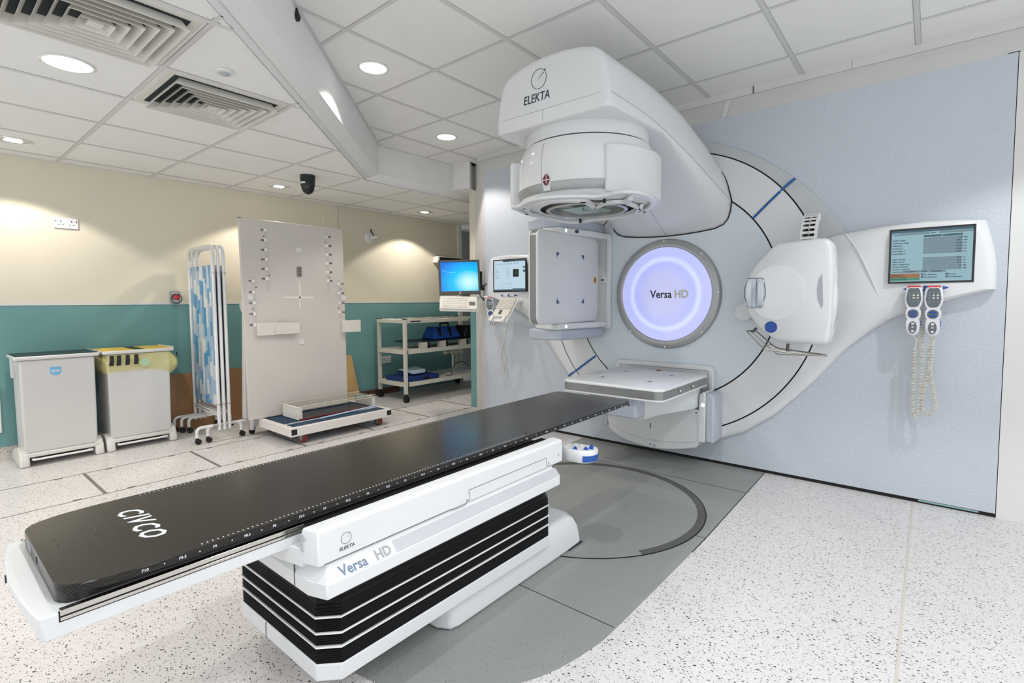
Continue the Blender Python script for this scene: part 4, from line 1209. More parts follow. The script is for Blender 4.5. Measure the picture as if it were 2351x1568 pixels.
# plastic cable chain rising out of the top
cx0 = V((-.575, 3.375, 1.488))
links = []
for i in range(9):
    a = math.radians(4 + 10.5 * i); links.append(cx0 + V((.006 * math.sin(a * .9), .11 * (1 - math.cos(a)), .165 * math.sin(a) + .004)))
for i, (p, q) in enumerate(zip(links, links[1:])):
    d = (q - p).normalized(); sd = EX; n = d.cross(sd).normalized(); c = (p + q) / 2; L = (q - p).length
    Mx = Matrix((sd, n, d)).transposed()
    b = B()
    for s in (-1, 1): b.rbox(c + sd * s * .036, (.010, .045, L * 1.05), Mx)
    b.rbox(c + n * .020, (.075, .006, L * .5), Mx); b.rbox(c - n * .020, (.075, .006, L * .5), Mx); b.rbox(c, (.008, .046, L * .6), Mx)
    obj('chain_link', b, white_matt, mac, bevel=.001)
b = B()
for s in (-1, 1): b.tube([p + EX * .015 * s for p in links], .010, 8)
pieces('chain_cable', b, black, mac)
# bent wire tray below it
wire = mat('stainless_wire', (.42, .40, .36), .25, metal=1.0)
q = lambda x, y, Y=3.20: PX(1690 + x / 4.3556, 480 + y / 4.3556, Y=Y)
b = B(); b.tube(fillet([q(100, 1218, 3.17), q(280, 1400, 3.17), q(470, 1428, 3.17), q(905, 1470, 3.17), q(905, 1460, 3.28), q(560, 1412, 3.34), q(400, 1390, 3.34), q(195, 1215, 3.34)], .025, 4, True), .0042, 8, closed=True); wt = obj('wire_tray', b, wire, mac)
b = B(); b.tube(fillet([q(165, 1228, 3.25), q(270, 1340, 3.25), q(415, 1455, 3.25), q(500, 1456, 3.25), q(860, 1466, 3.25)], .03), .0035, 8); obj('tray_wire', b, wire, wt)
b = B(); b.tube([q(265, 1368, 3.17), q(350, 1358, 3.34)], .003, 6); obj('tray_wire', b, wire, wt)
for x0, y0, x1, y1 in ((205, 1188, 160, 1235), (520, 1345, 513, 1420)):
    b = B(); b.cyl(q(x0, y0, 3.26), q(x1, y1, 3.26), .0085, seg=10); obj('tray_post', b, mat('post_grey', (.10, .095, .09), .35, metal=.6), wt)

# ================================================================== TREATMENT COUCH
QX = -1.54
couch = thing('treatment_couch', 'white treatment couch on black bellows with a long black carbon-fibre tabletop', 'treatment couch', (QX, 1.3, 0))


def cham(hw, y0, y1, c, z, cy_=None):
    cy_ = cy_ or c
    return [V((QX + x, y, z)) for x, y in ((-hw + c, y0), (hw - c, y0), (hw, y0 + cy_), (hw, y1 - cy_), (hw - c, y1), (-hw + c, y1), (-hw, y1 - cy_), (-hw, y0 + cy_))]


# foot on the turntable
b = B()
def footring(z, ins, tip): return [V((QX + x, y, z)) for x, y in ((-.215 + ins, 1.14 + ins), (.215 - ins, 1.14 + ins), (.262 - ins, 1.165 + ins), (.272 - ins, 1.20), (.272 - ins, 1.84), (.268 - ins, 2.0 - tip), (.20, 2.03 - tip), (-.20, 2.03 - tip), (-.268 + ins, 2.0 - tip), (-.272 + ins, 1.84), (-.272 + ins, 1.20), (-.262 + ins, 1.165 + ins))]
b.loft([footring(.004, 0, 0), footring(.02, -.001, 0), footring(.09, .006, .012), footring(.135, .012, .04), footring(.158, .03, .08)]); obj('couch_foot', b, white, couch, bevel=.010, bseg=3)
b = B(); b.cyl((QX + .232, 1.80, .150), (QX + .232, 1.80, .1515), .008); b.box((QX + .21, 1.90, .0038), (QX + .274, 2.012, .007)); pieces('foot_detail', b, ink, couch)
b = B(); b.loft([cham(.292, .680, 1.766, .05, .104), cham(.292, .680, 1.766, .05, .153)]); sk = obj('base_skirt', b, white, couch, bevel=.004)
b = B(); b.box((QX - .062, .6785, .104), (QX - .060, .6815, .152)); obj('skirt_seam', b, gapline, sk)
# bellows: stacked folds with three light piping strips
b = B(); rings = []; z = .153; bands = (.201, .241, .287)
while z < .292:
    rings.append(cham(.290, .684, 1.762, .05, z)); rings.append(cham(.280, .694, 1.752, .05, z + .0030)); z += .0060
for z0, d in ((.296, .0), (.300, .010), (.305, .0), (.309, .010), (.314, .001), (.318, .011), (.323, .004), (.331, .018), (.345, .008), (.353, .022), (.366, .014), (.374, .026), (.388, .018), (.398, .030), (.412, .028)):
    rings.append(cham(.290 - d, .684 + d, 1.762 - d, .05, z0))
b.loft(rings); bel = obj('bellows', b, bell_m, couch, flat=True)
for zb in bands:
    b = B(); b.loft([cham(.2925, .6815, 1.7645, .05, zb - .0024), cham(.2925, .6815, 1.7645, .05, zb + .0024)]); obj('piping', b, white_matt, bel)
# body above: skirt, flare, side rails
b = B()
CH = .062
b.loft([cham(.365, .632, 1.712, CH, .398, .020), cham(.365, .632, 1.712, CH, .438, .020), cham(.338, .652, 1.695, CH, .468, .016), cham(.333, .655, 1.69, CH, .478, .016), cham(.30, .67, 1.69, .05, .484, .016)])
body = obj('couch_body', b, white, couch, bevel=.004)
b = B(); b.box((QX + .235, .6305, .399), (QX + .2375, .634, .468)); obj('body_seam', b, gapline, body)
for s in (-1, 1):
    b = B(); x0, x1 = QX + s * .286, QX + s * .340
    pr = [(x0, .628), (x1, .644), (x1, 1.745), (x0, 1.75)]
    b.loft([[V((x, y, .480)) for x, y in pr], [V((x, y, .566)) for x, y in pr], [V((x - s * (.006 if i in (1, 2) else -.0), y + (.004 if i < 2 else -.004), .575)) for i, (x, y) in enumerate(pr)]])
    rail = obj('side_rail', b, white, couch, bevel=.004, bseg=3)
    if s > 0:
        b = B(); X = x1 + .0004
        pth = [(1.245, .4835), (1.33, .4835)]
        b.tube([V((X, y, z)) for y, z in ((.66, .482), (1.10, .482), (1.118, .4765), (1.165, .4765), (1.190, .490), (1.190, .508), (1.186, .510), (1.186, .522), (1.63, .522), (1.63, .487), (1.66, .487))], .0009, 5); obj('panel_line', b, gapline, rail)
        for y, z in ((1.176, .490), (1.645, .497), (1.715, .515)):
            b = B(); b.cyl((X - .001, y, z), (X + .0006, y, z), .0045, seg=12); obj('screw', b, ink_grey, rail)
        c = V((X + .0006, .724, .530))
        b = B(); b.tube([c + V((0, .0150 * math.cos(a), .0150 * math.sin(a))) for a in (math.radians(45 + 4 + i * 352 / 36) for i in range(37))], .00045, 5)
        for k in range(4): b.tube([c + V((0, .002 + .003 * k, .002 + .003 * k)), c + V((0, .0035 + .003 * k, .0035 + .003 * k))], .0004, 4)
        pieces('emblem', b, ink, rail)
        b = B(); b.text('ELEKTA', .0135, V((X + .0002, .703, .500)), EY, EZ, ex=.0003, shear=.1); obj('lettering', b, ink, rail)
    b = B(); b.box((QX + s * .262 - .024, .66, .560), (QX + s * .262 + .022, 1.73, .566)); obj('dark_channel', b, blackgap, couch)
b = B(); b.box((QX - .285, .65, .480), (QX + .285, 1.73, .508)); obj('deck', b, mat('deck_grey', (.10, .105, .11), .5), couch)
# end cover under the sliding tray
b = B(); b.prism([(-.286, .628), (-.18, .606), (.18, .606), (.286, .628), (.286, .70), (-.286, .70)], lambda p: V((QX + p[0], p[1], .470)), lambda p: V((QX + p[0], p[1], .520))); obj('end_cover', b, white, couch, bevel=.004)
b = B(); b.box((QX + .284, .627, .515), (QX + .296, .633, .560)); b.cyl((QX + .300, .6275, .552), (QX + .300, .632, .552), .0045, seg=12)
pieces('catch', b, mat('catch_grey', (.50, .53, .56), .4), couch)
# flared face lettering: white plate, name, long grey stripe
fa, fb = V((QX + .3385, .0, .4665)), V((QX + .3645, .0, .4395)); up = (fa - fb).normalized(); nr = up.cross(EY).normalized()
if nr.x < 0: nr = -nr
PF = lambda y, t, h=.0006: fb + (fa - fb) * t + V((0, y, 0)) + nr * h
b = B(); b.add([PF(.684, .02), PF(.868, .02), PF(.868, .98), PF(.684, .98)], [(0, 1, 2, 3)]); npl = obj('name_plate', b, mat('plate_white', (.84, .84, .83), .35), body)
b = B(); b.text('Versa', .040, PF(.694, .10, .001), EY, up, sx=.90, ex=.0002, off=.0011); obj('lettering', b, ink_blue, npl)
b = B(); b.text('HD', .040, PF(.803, .10, .001), EY, up, sx=.90, ex=.0002, off=.0016); obj('lettering', b, mat('stripe_grey', (.33, .34, .36), .5), npl)
b = B(); b.add([PF(.868, .02), PF(1.690, .02), PF(1.690, .98), PF(.868, .98)], [(0, 1, 2, 3)]); obj('grey_stripe', b, mat('stripe_pale', (.47, .48, .50), .4), body)

# sliding tray with chrome accessory rails
b = B()
end = [(.240, .140), (.232, .136), (.12, .124), (0, .1185), (-.12, .124), (-.232, .138), (-.240, .142)]
tp = [V((QX + x, y, .561)) for x, y in end] + [V((QX - .240, 1.70, .561)), V((QX + .240, 1.70, .561))]
lowz = {0: .511, 1: .511, 2: .529, 3: .536, 4: .529, 5: .511, 6: .511}
bt = [V((QX + x, y + .003, lowz[i])) for i, (x, y) in enumerate(end)] + [V((QX - .240, 1.70, .511)), V((QX + .240, 1.70, .511))]
b.loft([bt, tp]); tray = obj('sliding_tray', b, white, couch, bevel=.003)
for s in (-1, 1):
    for z in (.5465, .5565):
        b = B(); hi_ = .0078 if z > .55 else .0038; b.box((QX + s * .2345 - .008, .168, z - .0032), (QX + s * .2345 + .008, 1.68, z + hi_)); obj('accessory_rail', b, chrome, tray, bevel=.001)
    b = B(); b.box((QX + s * .2385 - .002, .166, .541), (QX + s * .2385 + .002, 1.68, .562)); obj('rail_slot', b, blackgap, tray)
b = B(); b.box((QX - .045, .1185, .540), (QX - .042, .1215, .558)); obj('tray_slot', b, ink, tray)
# tabletop
b = B(); rings = []
for y, hw, bot in ((.168, .182, .5625), (.172, .198, .5625), (.182, .216, .5625), (.20, .230, .563), (.24, .246, .565), (.30, .253, .5665), (.36, .255, .567), (2.40, .255, .569), (2.50, .253, .573), (2.535, .247, .577), (2.548, .235, .581), (2.550, .22, .583)):
    und = hw - (.030 if y > .25 else .030 * (y - .168) / .09)
    rings.append([V((QX + x, y, z)) for x, z in ((-hw, .5985), (-hw + .0025, .601), (hw - .0025, .601), (hw, .5985), (hw, .584), (und, bot), (-und, bot), (-hw, .584))])
b.loft(rings); top = obj('tabletop', b, carbon, couch, angle=24)
b = B()
for ch, x in (('C', -.142), ('I', -.084), ('V', -.061), ('C', -.008), ('O', .046)): b.text(ch, .072, V((QX + x, .338 + (.004 if ch in 'IV' else 0), .6012)), EX, EY, shear=.32, ex=.0002, sx=.98, off=.0013)
obj('lettering', b, white_ink, top)
y10, y7 = PX(334, 1308, X=QX + .2556).y, PX(748, 1165, X=QX + .2556).y
stp = (y7 - y10) / 6
b = B(); k = 0
while y10 + stp * k < 2.46:
    v = 10 - .5 * k; y = y10 + stp * k
    s_ = ('F%g' % v) if v > 0 else ('%g' % 0 if v == 0 else 'H%g' % -v)
    b.text(s_, .0088, V((QX + .2554, y - .007, .5895)), EY, EZ, ex=.0002, off=.0001)
    b.box((QX + .2553, y + stp * .5 - .0012, .5915), (QX + .2557, y + stp * .5 + .0012, .594))
    k += 1
obj('scale_numbers', b, white_ink, top)
b = B(); y = PX(467, 1251, Z=.601).y
while y < 1.62:
    for x in (QX + .238, QX - .240): b.box((x - .0028, y - .0014, .6009), (x + .0028, y + .0014, .6012))
    y += .0113
o = obj('index_dots', b, mat('dot_grey', (.55, .57, .60), .5), top); o['kind'] = 'stuff'
b = B()
for x, y in ((-.055, .205), (-.015, .205), (.0 - .06, .272), (-.02, .272)): b.cyl((QX + x, y, .6008), (QX + x, y, .6012), .003, seg=10); 
pieces('index_hole', b, black, top)
b = B(); b.cyl((QX - .015, .1685, .582), (QX - .015, .1672, .582), .008, seg=20); obj('end_hole', b, black, top)
b = B(); b.box((QX - .145, .1676, .570), (QX - .090, .1686, .594)); obj('end_label', b, mat('plate_grey', (.25, .26, .27), .4), top)
# hand control clipped at the far end
hc = V((QX + .345, 1.872, .490)); A_ = math.radians(4)
Mh = Matrix.Rotation(A_, 3, 'Z') @ Matrix.Rotation(math.radians(-4), 3, 'X')
out = [(-.085, -.040), (-.03, -.068), (.045, -.068), (.075, -.040), (.082, .0), (.075, .040), (.045, .068), (-.03, .068), (-.085, .040)]
out = [(p.x, p.y) for p in fillet([V((x, y, 0)) for x, y in out], .018, 3, True)]
HP = lambda p, z: hc + Mh @ V((p[0], p[1], z))
b = B(); sc = lambda f: [(x * f, y * f) for x, y in out]
b.loft([[HP(p, -.032) for p in sc(.9)], [HP(p, -.025) for p in sc(.97)], [HP(p, -.002) for p in sc(.985)], [HP(p, .014) for p in sc(1)], [HP(p, .021) for p in sc(.95)]]); hand = obj('hand_control', b, white, couch, angle=45)
b = B(); b.cyl(HP((-.10, -.0), -.004), HP((-.07, 0), -.004), .017); b.cyl(V((QX + .23, 1.742, .490)), HP((-.10, 0), -.004), .015); pieces('control_neck', b, white_matt, hand)
for x, y in ((-.052, -.034), (-.060, .004), (-.042, .040), (-.016, -.014), (-.006, .030)):
    b = B(); b.cyl(HP((x, y), .0200), HP((x, y), .0218), .0118, seg=18); obj('button_rim', b, ink_grey, hand)
    b = B(); b.cyl(HP((x, y), .0205), HP((x, y), .0240), .0098, seg=18); obj('push_button', b, mat('button_white', (.85, .85, .84), .3), hand)
for x, y in ((.002, -.046), (.042, -.022), (.054, .004), (.040, .034)):
    b = B(); b.loft([[HP((x + q * .011, y - .007), .021), HP((x + q * .011, y + .007), .021)] [::(1 if q < 0 else -1)] for q in ()] or [[HP((x - .011, y - .006), .0205), HP((x + .011, y - .006), .0205), HP((x + .011, y + .006), .0205), HP((x - .011, y + .006), .0205)], [HP((x - .003, y - .003), .033), HP((x + .003, y - .003), .033), HP((x + .003, y + .003), .033), HP((x - .003, y + .003), .033)]]); obj('thumb_wheel', b, blue, hand)
b = B(); fr = [p for p in out if p[0] > .048]
fr.sort(key=lambda p: p[1])
b.loft([[HP((x * 1.012, y * 1.02), -.026) for x, y in fr], [HP((x * 1.012, y * 1.02), .000) for x, y in fr], [HP((x * .9, y * .9), .000) for x, y in fr], [HP((x * .9, y * .9), -.026) for x, y in fr]], close=False, cap0=False, cap1=False); obj('blue_bumper', b, blue, hand)

# turntable ring in the pit floor
tt = V((-1.543, 2.456, 0))
turn = thing('turntable_plate', 'round grey turntable plate in the floor under the machine, edged by a dark ring', 'floor plate', tt)
b = B(); b.lathe([(.676, .0014), (.676, .0026), (.001, .0026)], tt, seg=128, caps=False); obj('plate', b, pit_m, turn)
b = B(); b.lathe([(.678, .0012), (.678, .0032), (.672, .0032), (.672, .0012)], tt, seg=128, caps=False); obj('edge_gap', b, blackgap, turn)
b = B()
a0, a1, n = -34, 160, 80
vs = []
for i in range(n + 1):
    a = math.radians(a0 + (a1 - a0) * i / n); wd_ = .040
    vs.append([tt + V((math.cos(a) * r, math.sin(a) * r, z)) for r, z in ((.672, .0012), (.672, .0036), (.672 - wd_, .0036), (.672 - wd_, .0012))])
b.loft(vs); obj('dark_track', b, ring_track, turn)

# ================================================================== POSITIONING BOARD ON ITS TROLLEY
bt = thing('positioning_board', 'tall translucent white board with numbered holes on a low wheeled platform', 'board trolley', (-4.3, 2.4, 0))
y0, y1, x0, x1 = 1.925, 2.895, -4.66, -3.955
b = B(); b.ring([(x0, y0), (x1, y0), (x1, y1), (x0, y1)], [(x0 + .04, y0 + .04), (x1 - .04, y0 + .04), (x1 - .04, y1 - .04), (x0 + .04, y1 - .04)], lambda p: V((*p, .075)), lambda p: V((*p, .148)))
fr = obj('platform_frame', b, mat('frame_white', (.78, .75, .71), .4), bt, bevel=.004)
b = B()
for y in (y0 + .005, y1 - .052): b.box((x1 - .002, y, .090), (x1 + .0008, y + .047, .136))
pieces('tube_opening', b, black, fr)
b = B(); b.box((x0 + .03, y0 + .03, .138), (x1 - .03, y1 - .03, .1465)); obj('platform_mat', b, navy_mat, bt)
b = B(); b.box((-4.135, y0 + .03, .1465), (-4.12, y1 - .03, .1495)); obj('mat_strip', b, white_matt, bt)
for x in (-4.02, -4.60):
    for y in (2.055, 2.79):
        b = B(); b.cyl((x, y - .016, .044), (x, y + .016, .044), .044, seg=24); w_ = obj('wheel', b, mat('wheel_red', (.22, .03, .025), .45), bt)
        b = B(); b.cyl((x, y - .018, .044), (x, y + .018, .044), .030, seg=20); obj('wheel_hub', b, mat('hub_grey', (.38, .37, .36), .35, metal=.5), w_)
        b = B(); b.box((x - .012, y - .022, .05), (x + .012, y - .018, .08)); b.box((x - .012, y + .018, .05), (x + .012, y + .022, .08)); pieces('wheel_fork', b, silver, w_)
BX = -4.50
zb0, zb1 = .150, 1.874
b = B()
bq = [(1.838, zb0 + .06), (2.775, zb0 + .06), (2.785, zb1), (1.822, zb1)]
b.prism([(1.838, zb0), (2.775, zb0), (2.786, zb1 - .01), (2.776, zb1), (1.832, zb1), (1.822, zb1 - .01)], lambda p: V((BX - .028 - (p[1] - .15) * .018, *p)), lambda p: V((BX - (p[1] - .15) * .018, *p)))
panel = obj('board_panel', b, plastic_board, bt, bevel=.006)
XF = lambda z: BX - (z - .15) * .018
b = B(); b.box((XF(zb1) - .03, 1.822, zb1 - .002), (XF(zb1) + .002, 1.845, zb1 + .002)); obj('corner_cap', b, ink, panel)
b = B(); pos = lambda px, py: PX(px, py, X=XF(1.2))
grooves = []
s_ = 2.8
for (ax, ay, bx_, by_) in ((648, 105, 660, 525), (568, 430, 578, 822), (1038, 150, 1048, 530), (1117, 450, 1122, 700)):
    p, q = pos(380 + ax / s_, 480 + ay / s_), pos(380 + bx_ / s_, 480 + by_ / s_)
    yc = (p.y + q.y) / 2
    b = B(); pts = rrect(yc - .016, q.z, yc + .016, p.z, .0155, 5)
    b.prism(pts, lambda p_: V((XF(p_[1]) - .004, *p_)), lambda p_: V((XF(p_[1]) + .0012, *p_))); g = obj('groove', b, mat('groove_tone', (.60, .56, .525), .45), panel)
holes = B(); labs = B(); dots = B()
def hole(px, py, s, lx, ly):
    p = pos(380 + px / s_, 480 + py / s_)
    holes.cyl((XF(p.z) + .001, p.y, p.z), (XF(p.z) + .0026, p.y, p.z), .014, seg=16)
    q = pos(380 + lx / s_, 480 + ly / s_); labs.text(s, .024, V((XF(q.z) + .002, q.y, q.z - .009)), EY, EZ, 'CENTER', ex=.0004, off=.0008)
for i, yy in enumerate((133, 199, 261, 323, 384, 447)): hole(643 + 2 * i, yy, 'A%d' % (i + 1), 624 + i, yy - 1)
for i, yy in enumerate((462, 534, 603, 673, 744)): hole(564 + 2 * i, yy, 'C%d' % (i + 1), 546 + i, yy)
for i, yy in enumerate((178, 236, 292, 348, 405, 460)): hole(1037 + 1.5 * i, yy, 'B%d' % (i + 1), 1060 + 1.2 * i, yy)
for i, yy in enumerate((479, 540, 602, 662)): hole(1115 + i, yy, 'D%d' % (i + 1), 1139 + i, yy)
for px, py in ((634, 174), (669, 426), (582, 503), (561, 643), (1029, 212), (1054, 440), (1128, 514), (1111, 636)):
    p = pos(380 + px / s_, 480 + py / s_); dots.cyl((XF(p.z) + .001, p.y, p.z), (XF(p.z) + .002, p.y, p.z), .0065, seg=10)
pieces('peg_hole', holes, mat('hole_bright', (.90, .86, .80), .3), panel); obj('hole_label', labs, ink, panel); pieces('bolt', dots, mat('bolt_dark', (.16, .14, .12), .4), panel)
for px, py in ((856, 262), (541, 565), (1144, 570), (870, 853)):
    p = pos(380 + px / s_, 480 + py / s_)
    b = B(); b.box((XF(p.z), p.y - .022, p.z - .022), (XF(p.z) + .006, p.y + .022, p.z + .022)); tg = obj('target_tile', b, white_matt, panel, bevel=.001)
    b = B()
    for dz in (-.011, .009): b.cyl((XF(p.z) + .006, p.y, p.z + dz), (XF(p.z) + .0068, p.y, p.z + dz), .0032, seg=8)
    pieces('tile_mark', b, ink_grey, tg)
p = pos(380 + 860 / s_, 480 + 403 / s_)
b = B(); b.prism(rrect(p.y - .021, p.z - .046, p.y + .021, p.z + .046, .008), lambda q: V((XF(p.z), *q)), lambda q: V((XF(p.z) + .008, *q))); fx = obj('metal_fixing', b, mat('fixing_grey', (.27, .25, .22), .4, metal=.4), panel)
b = B()
for dz in (-.025, 0, .025): b.cyl((XF(p.z) + .008, p.y, p.z + dz), (XF(p.z) + .009, p.y, p.z + dz), .006, seg=10)
pieces('fixing_hole', b, ink, fx)
b = B(); p = pos(380 + 863 / s_, 480 + 568 / s_)
b.box((XF(p.z), p.y - .145, p.z - .007), (XF(p.z) + .0018, p.y + .13, p.z + .007)); b.box((XF(p.z), p.y - .007, p.z - .14), (XF(p.z) + .0018, p.y + .007, p.z + .145)); pieces('cross_slot', b, mat('slot_bright', (.88, .83, .74), .4), panel)
# arm rests
for px0, px1, py0, py1, out in ((574, 800, 733, 815, .20), (1118, 1240, 713, 795, .13)):
    a, c = pos(380 + px0 / s_, 480 + py0 / s_), pos(380 + px0 / s_, 480 + py1 / s_)
    yl = a.y + .01; zt, zl = a.z, c.z
    b = B()
    if px0 < 600:
        b.box((XF(1) - .0, yl, zl), (XF(1) + .035, yl + .17, zt)); b.box((XF(1) + .03, yl + .145, zl + .004), (XF(1) + .05, yl + .36, zt - .004))
    else:
        b.box((XF(1) - .0, yl, zl), (XF(1) + .04, yl + .035, zt)); b.box((XF(1) + .035, yl + .01, zl + .004), (XF(1) + .055, yl + .19, zt - .004))
    for o_ in pieces('arm_rest', b, mat('rest_white', (.75, .72, .66), .4), bt, bevel=.004): pass
# back frame and posts
for y in (1.86, 2.74):
    b = B(); b.add([V((x, y + d, z)) for d in (-.018, .018) for x, z in ((-4.66, .15), (-4.60, .15), (-4.545, 1.06), (-4.59, 1.06))], [(0, 1, 2, 3), (4, 7, 6, 5), (0, 4, 5, 1), (1, 5, 6, 2), (2, 6, 7, 3), (3, 7, 4, 0)]); obj('back_strut', b, mat('frame_white', (.78, .75, .71), .4), bt, bevel=.004)
    b = B(); b.prism([(-4.54, 1.02), (-4.54, 1.14), (-4.60, 1.16), (-4.63, 1.15), (-4.62, 1.11)], lambda p_: V((p_[0], y - .02, p_[1])), lambda p_: V((p_[0], y + .02, p_[1]))); obj('strut_head', b, mat('rest_white', (.75, .72, .66), .4), bt, bevel=.004)
    b = B(); b.cyl((-4.55, y + (.02 if y < 2 else .05), .06), (-4.55, y + (.02 if y < 2 else .05), .26), .026, seg=20); po = obj('metal_post', b, silver, bt)
    b = B(); b.cyl((-4.55, y + (.02 if y < 2 else .05), .215), (-4.55, y + (.02 if y < 2 else .05), .265), .030, seg=20); obj('post_collar', b, chrome, po)

# acrylic tray lying on the platform, and two rods
at = thing('acrylic_tray', 'clear acrylic rack with white end blocks lying on the wheeled platform', 'rack', (-4.3, 2.4, .15))
b = B(); b.box((-4.455, 2.10, .150), (-4.165, 2.135, .255)); b.box((-4.46, 2.835, .150), (-4.17, 2.865, .235)); pieces('end_block', b, mat('rest_white', (.75, .72, .66), .4), at, bevel=.004)
b = B(); b.box((-4.455, 2.135, .222), (-4.435, 2.835, .226)); b.box((-4.435, 2.10, .249), (-4.165, 2.86, .253)); pieces('clear_sheet', b, acrylic, at)
b = B(); b.box((-4.175, 2.09, .240), (-4.168, 2.87, .2455)); b.box((-4.175, 2.09, .262), (-4.168, 2.87, .2655)); b.box((-4.455, 2.09, .258), (-4.448, 2.87, .2625)); pieces('clear_edge', b, acrylic_edge, at)
b = B()
for i in range(8): b.box((-4.176, 2.15 + .095 * i, .2405), (-4.168, 2.155 + .095 * i, .272))
pieces('edge_tab', b, acrylic_edge, at)
b = B(); b.box((-4.42, 2.15, .1505), (-4.19, 2.82, .1515)); obj('dark_base', b, mat('base_navy', (.012, .02, .035), .3), at)
b = B(); b.cyl((-4.150, 2.10, .158), (-4.165, 2.80, .158), .0085, seg=12)
tag(obj('marker_rod', b, maroon_rod), 'dark maroon rod lying along the front of the clear rack', 'rod')
b = B(); b.cyl((-4.075, 2.25, .157), (-4.15, 2.87, .157), .0078, seg=12)
tag(obj('marker_rod', b, pale_rod), 'pale blue rod lying at a slant on the dark platform mat', 'rod')

# ================================================================== SHELF TROLLEY
tr = thing('shelf_trolley', 'cream metal three-shelf trolley on black castors against the green wall', 'trolley', (-4.93, 4.25, 0))
TX0, TX1, TY0, TY1 = -5.215, -4.645, 3.60, 4.95
b = B()
for x, y in ((TX1, TY0), (TX0, TY0 + .03), (TX0, TY1), (TX1, TY1)):
    s = -1 if x == TX1 else 1; q = 1 if y < 4 else -1
    b = B(); b.box((min(x, x + s * .036), min(y, y + q * .036), .095), (max(x, x + s * .036), max(y, y + q * .036), .955)); po = obj('post', b, cream_metal, tr, bevel=.002)
    b = B(); b.box((min(x, x + s * .040) - .003, min(y, y + q * .040) - .003, .955), (max(x, x + s * .040) + .003, max(y, y + q * .040) + .003, .963)); obj('post_cap', b, ink, po)
    c = V((x + s * .018, y + q * .018, 0))
    b = B(); b.cyl(c + EZ * .07, c + EZ * .097, .014); b.cyl(c + V((.006, -.020, .036)), c + V((.006, -.004, .036)), .036, seg=20); b.cyl(c + V((.006, .004, .036)), c + V((.006, .020, .036)), .036, seg=20); b.box(c + V((-.012, -.006, .03)), c + V((.014, .006, .075))); obj('castor', b, black, tr)
for z, th in ((.953, .042), (.600, .045), (.222, .045)):
    b = B(); w_ = .02
    b.box((TX1 - .030, TY0 + .03, z - th), (TX1 - .008, TY1 - .03, z)); b.box((TX0 + .008, TY0 + .04, z - th), (TX0 + .030, TY1 - .03, z)); b.box((TX0 + .03, TY0 + .008, z - th), (TX1 - .03, TY0 + .030, z)); b.box((TX0 + .03, TY1 - .030, z - th), (TX1 - .03, TY1 - .008, z))
    pieces('shelf_rail', b, cream_metal, tr, bevel=.002)
    b = B(); b.box((TX0 + .028, TY0 + .028, z - .012), (TX1 - .028, TY1 - .028, z - .004)); obj('shelf', b, mat('shelf_white', (.74, .72, .67), .5), tr)
    if z != .953:
        b = B(); b.box((TX1 - .012, TY0 + .037, z - th - .004), (TX1 - .003, TY0 + .050, z + .004)); obj('rail_joint', b, black, tr)
b = B()
for i in range(4): b.box((TX0 + .10, TY0 + .20 + .30 * i, .950), (TX1 - .04, TY0 + .33 + .30 * i, .9545))
for o_ in pieces('dark_strip', b, mat('strip_grey', (.10, .12, .11), .5), tr): pass
b = B(); b.box((TX1 - .009, TY0 + .09, .925), (TX1 - .004, TY0 + .24, .936)); b.box((TX1 - .009, TY0 + 1.03, .925), (TX1 - .004, TY0 + 1.2, .936)); pieces('hand_slot', b, black, tr)
# things on it
SH = .596
bs = thing('carbon_board', 'flat black board lying on the middle shelf of the trolley', 'board', (-4.88, 4.2, .66))
b = B(); b.add([V((x, y, z)) for z in (.672, .685) for x, y in ((-5.10, 3.80), (-4.90, 3.75), (-4.74, 3.92), (-4.72, 4.88), (-5.12, 4.88))], [(0, 1, 2, 3, 4), (5, 6, 7, 8, 9)] + [(i, (i + 1) % 5, 5 + (i + 1) % 5, 5 + i) for i in range(5)]); obj('plate', b, mat('carbon_black', (.012, .014, .014), .35), bs)
b = B()
for y in (3.92, 4.22, 4.58): b.box((-4.80, y, SH - .0005), (-4.72, y + .075, .672))
for o_ in pieces('support_block', b, cream_metal, bs): pass
b = B()
for y in (3.995, 4.295, 4.655): b.box((-4.80, y, SH - .0005), (-4.725, y + .035, .668))
pieces('support_pad', b, black, bs)
# glossy blue moulded case
cs = thing('blue_case', 'glossy blue moulded headrest case with a black handle on the middle shelf', 'case', (-4.90, 4.38, .686))
b = B(); base = [(-5.04, 4.16), (-4.78, 4.16), (-4.78, 4.62), (-5.04, 4.62)]
b.loft([[V((x, y, .687)) for x, y in base], [V((-4.91 + (x + 4.91) * .96, 4.39 + (y - 4.39) * .97, .72)) for x, y in base], [V((-4.91 + (x + 4.91) * .62, 4.39 + (y - 4.39) * .80, .838)) for x, y in base]]); obj('shell', b, blue_shiny, cs, bevel=.018, bseg=3)
b = B()
for y in (4.27, 4.44): b.add([V((-4.782, y - .02, .72)), V((-4.782, y + .02, .72)), V((-4.822, y + .03, .826)), V((-4.822, y - .03, .826))], [(0, 1, 2, 3)])
pieces('recess', b, mat('recess_navy', (.002, .008, .03), .3), cs)
b = B(); b.tube(fillet([(-4.90, 4.36, .835), (-4.90, 4.36, .880), (-4.90, 4.50, .880), (-4.90, 4.50, .835)], .03), .011); obj('handle', b, black, cs)
b = B(); sh_ = [(4.635, .688), (4.86, .688), (4.86, .835), (4.72, .845), (4.67, .82), (4.64, .74)]
b.prism(sh_, lambda p_: V((-4.98, *p_)), lambda p_: V((-4.735, *p_)))
tag(obj('black_box', b, mat('box_black', (.008, .009, .010), .4), bevel=.01), 'black moulded box standing right of the blue case on the trolley', 'box')
L0 = .218
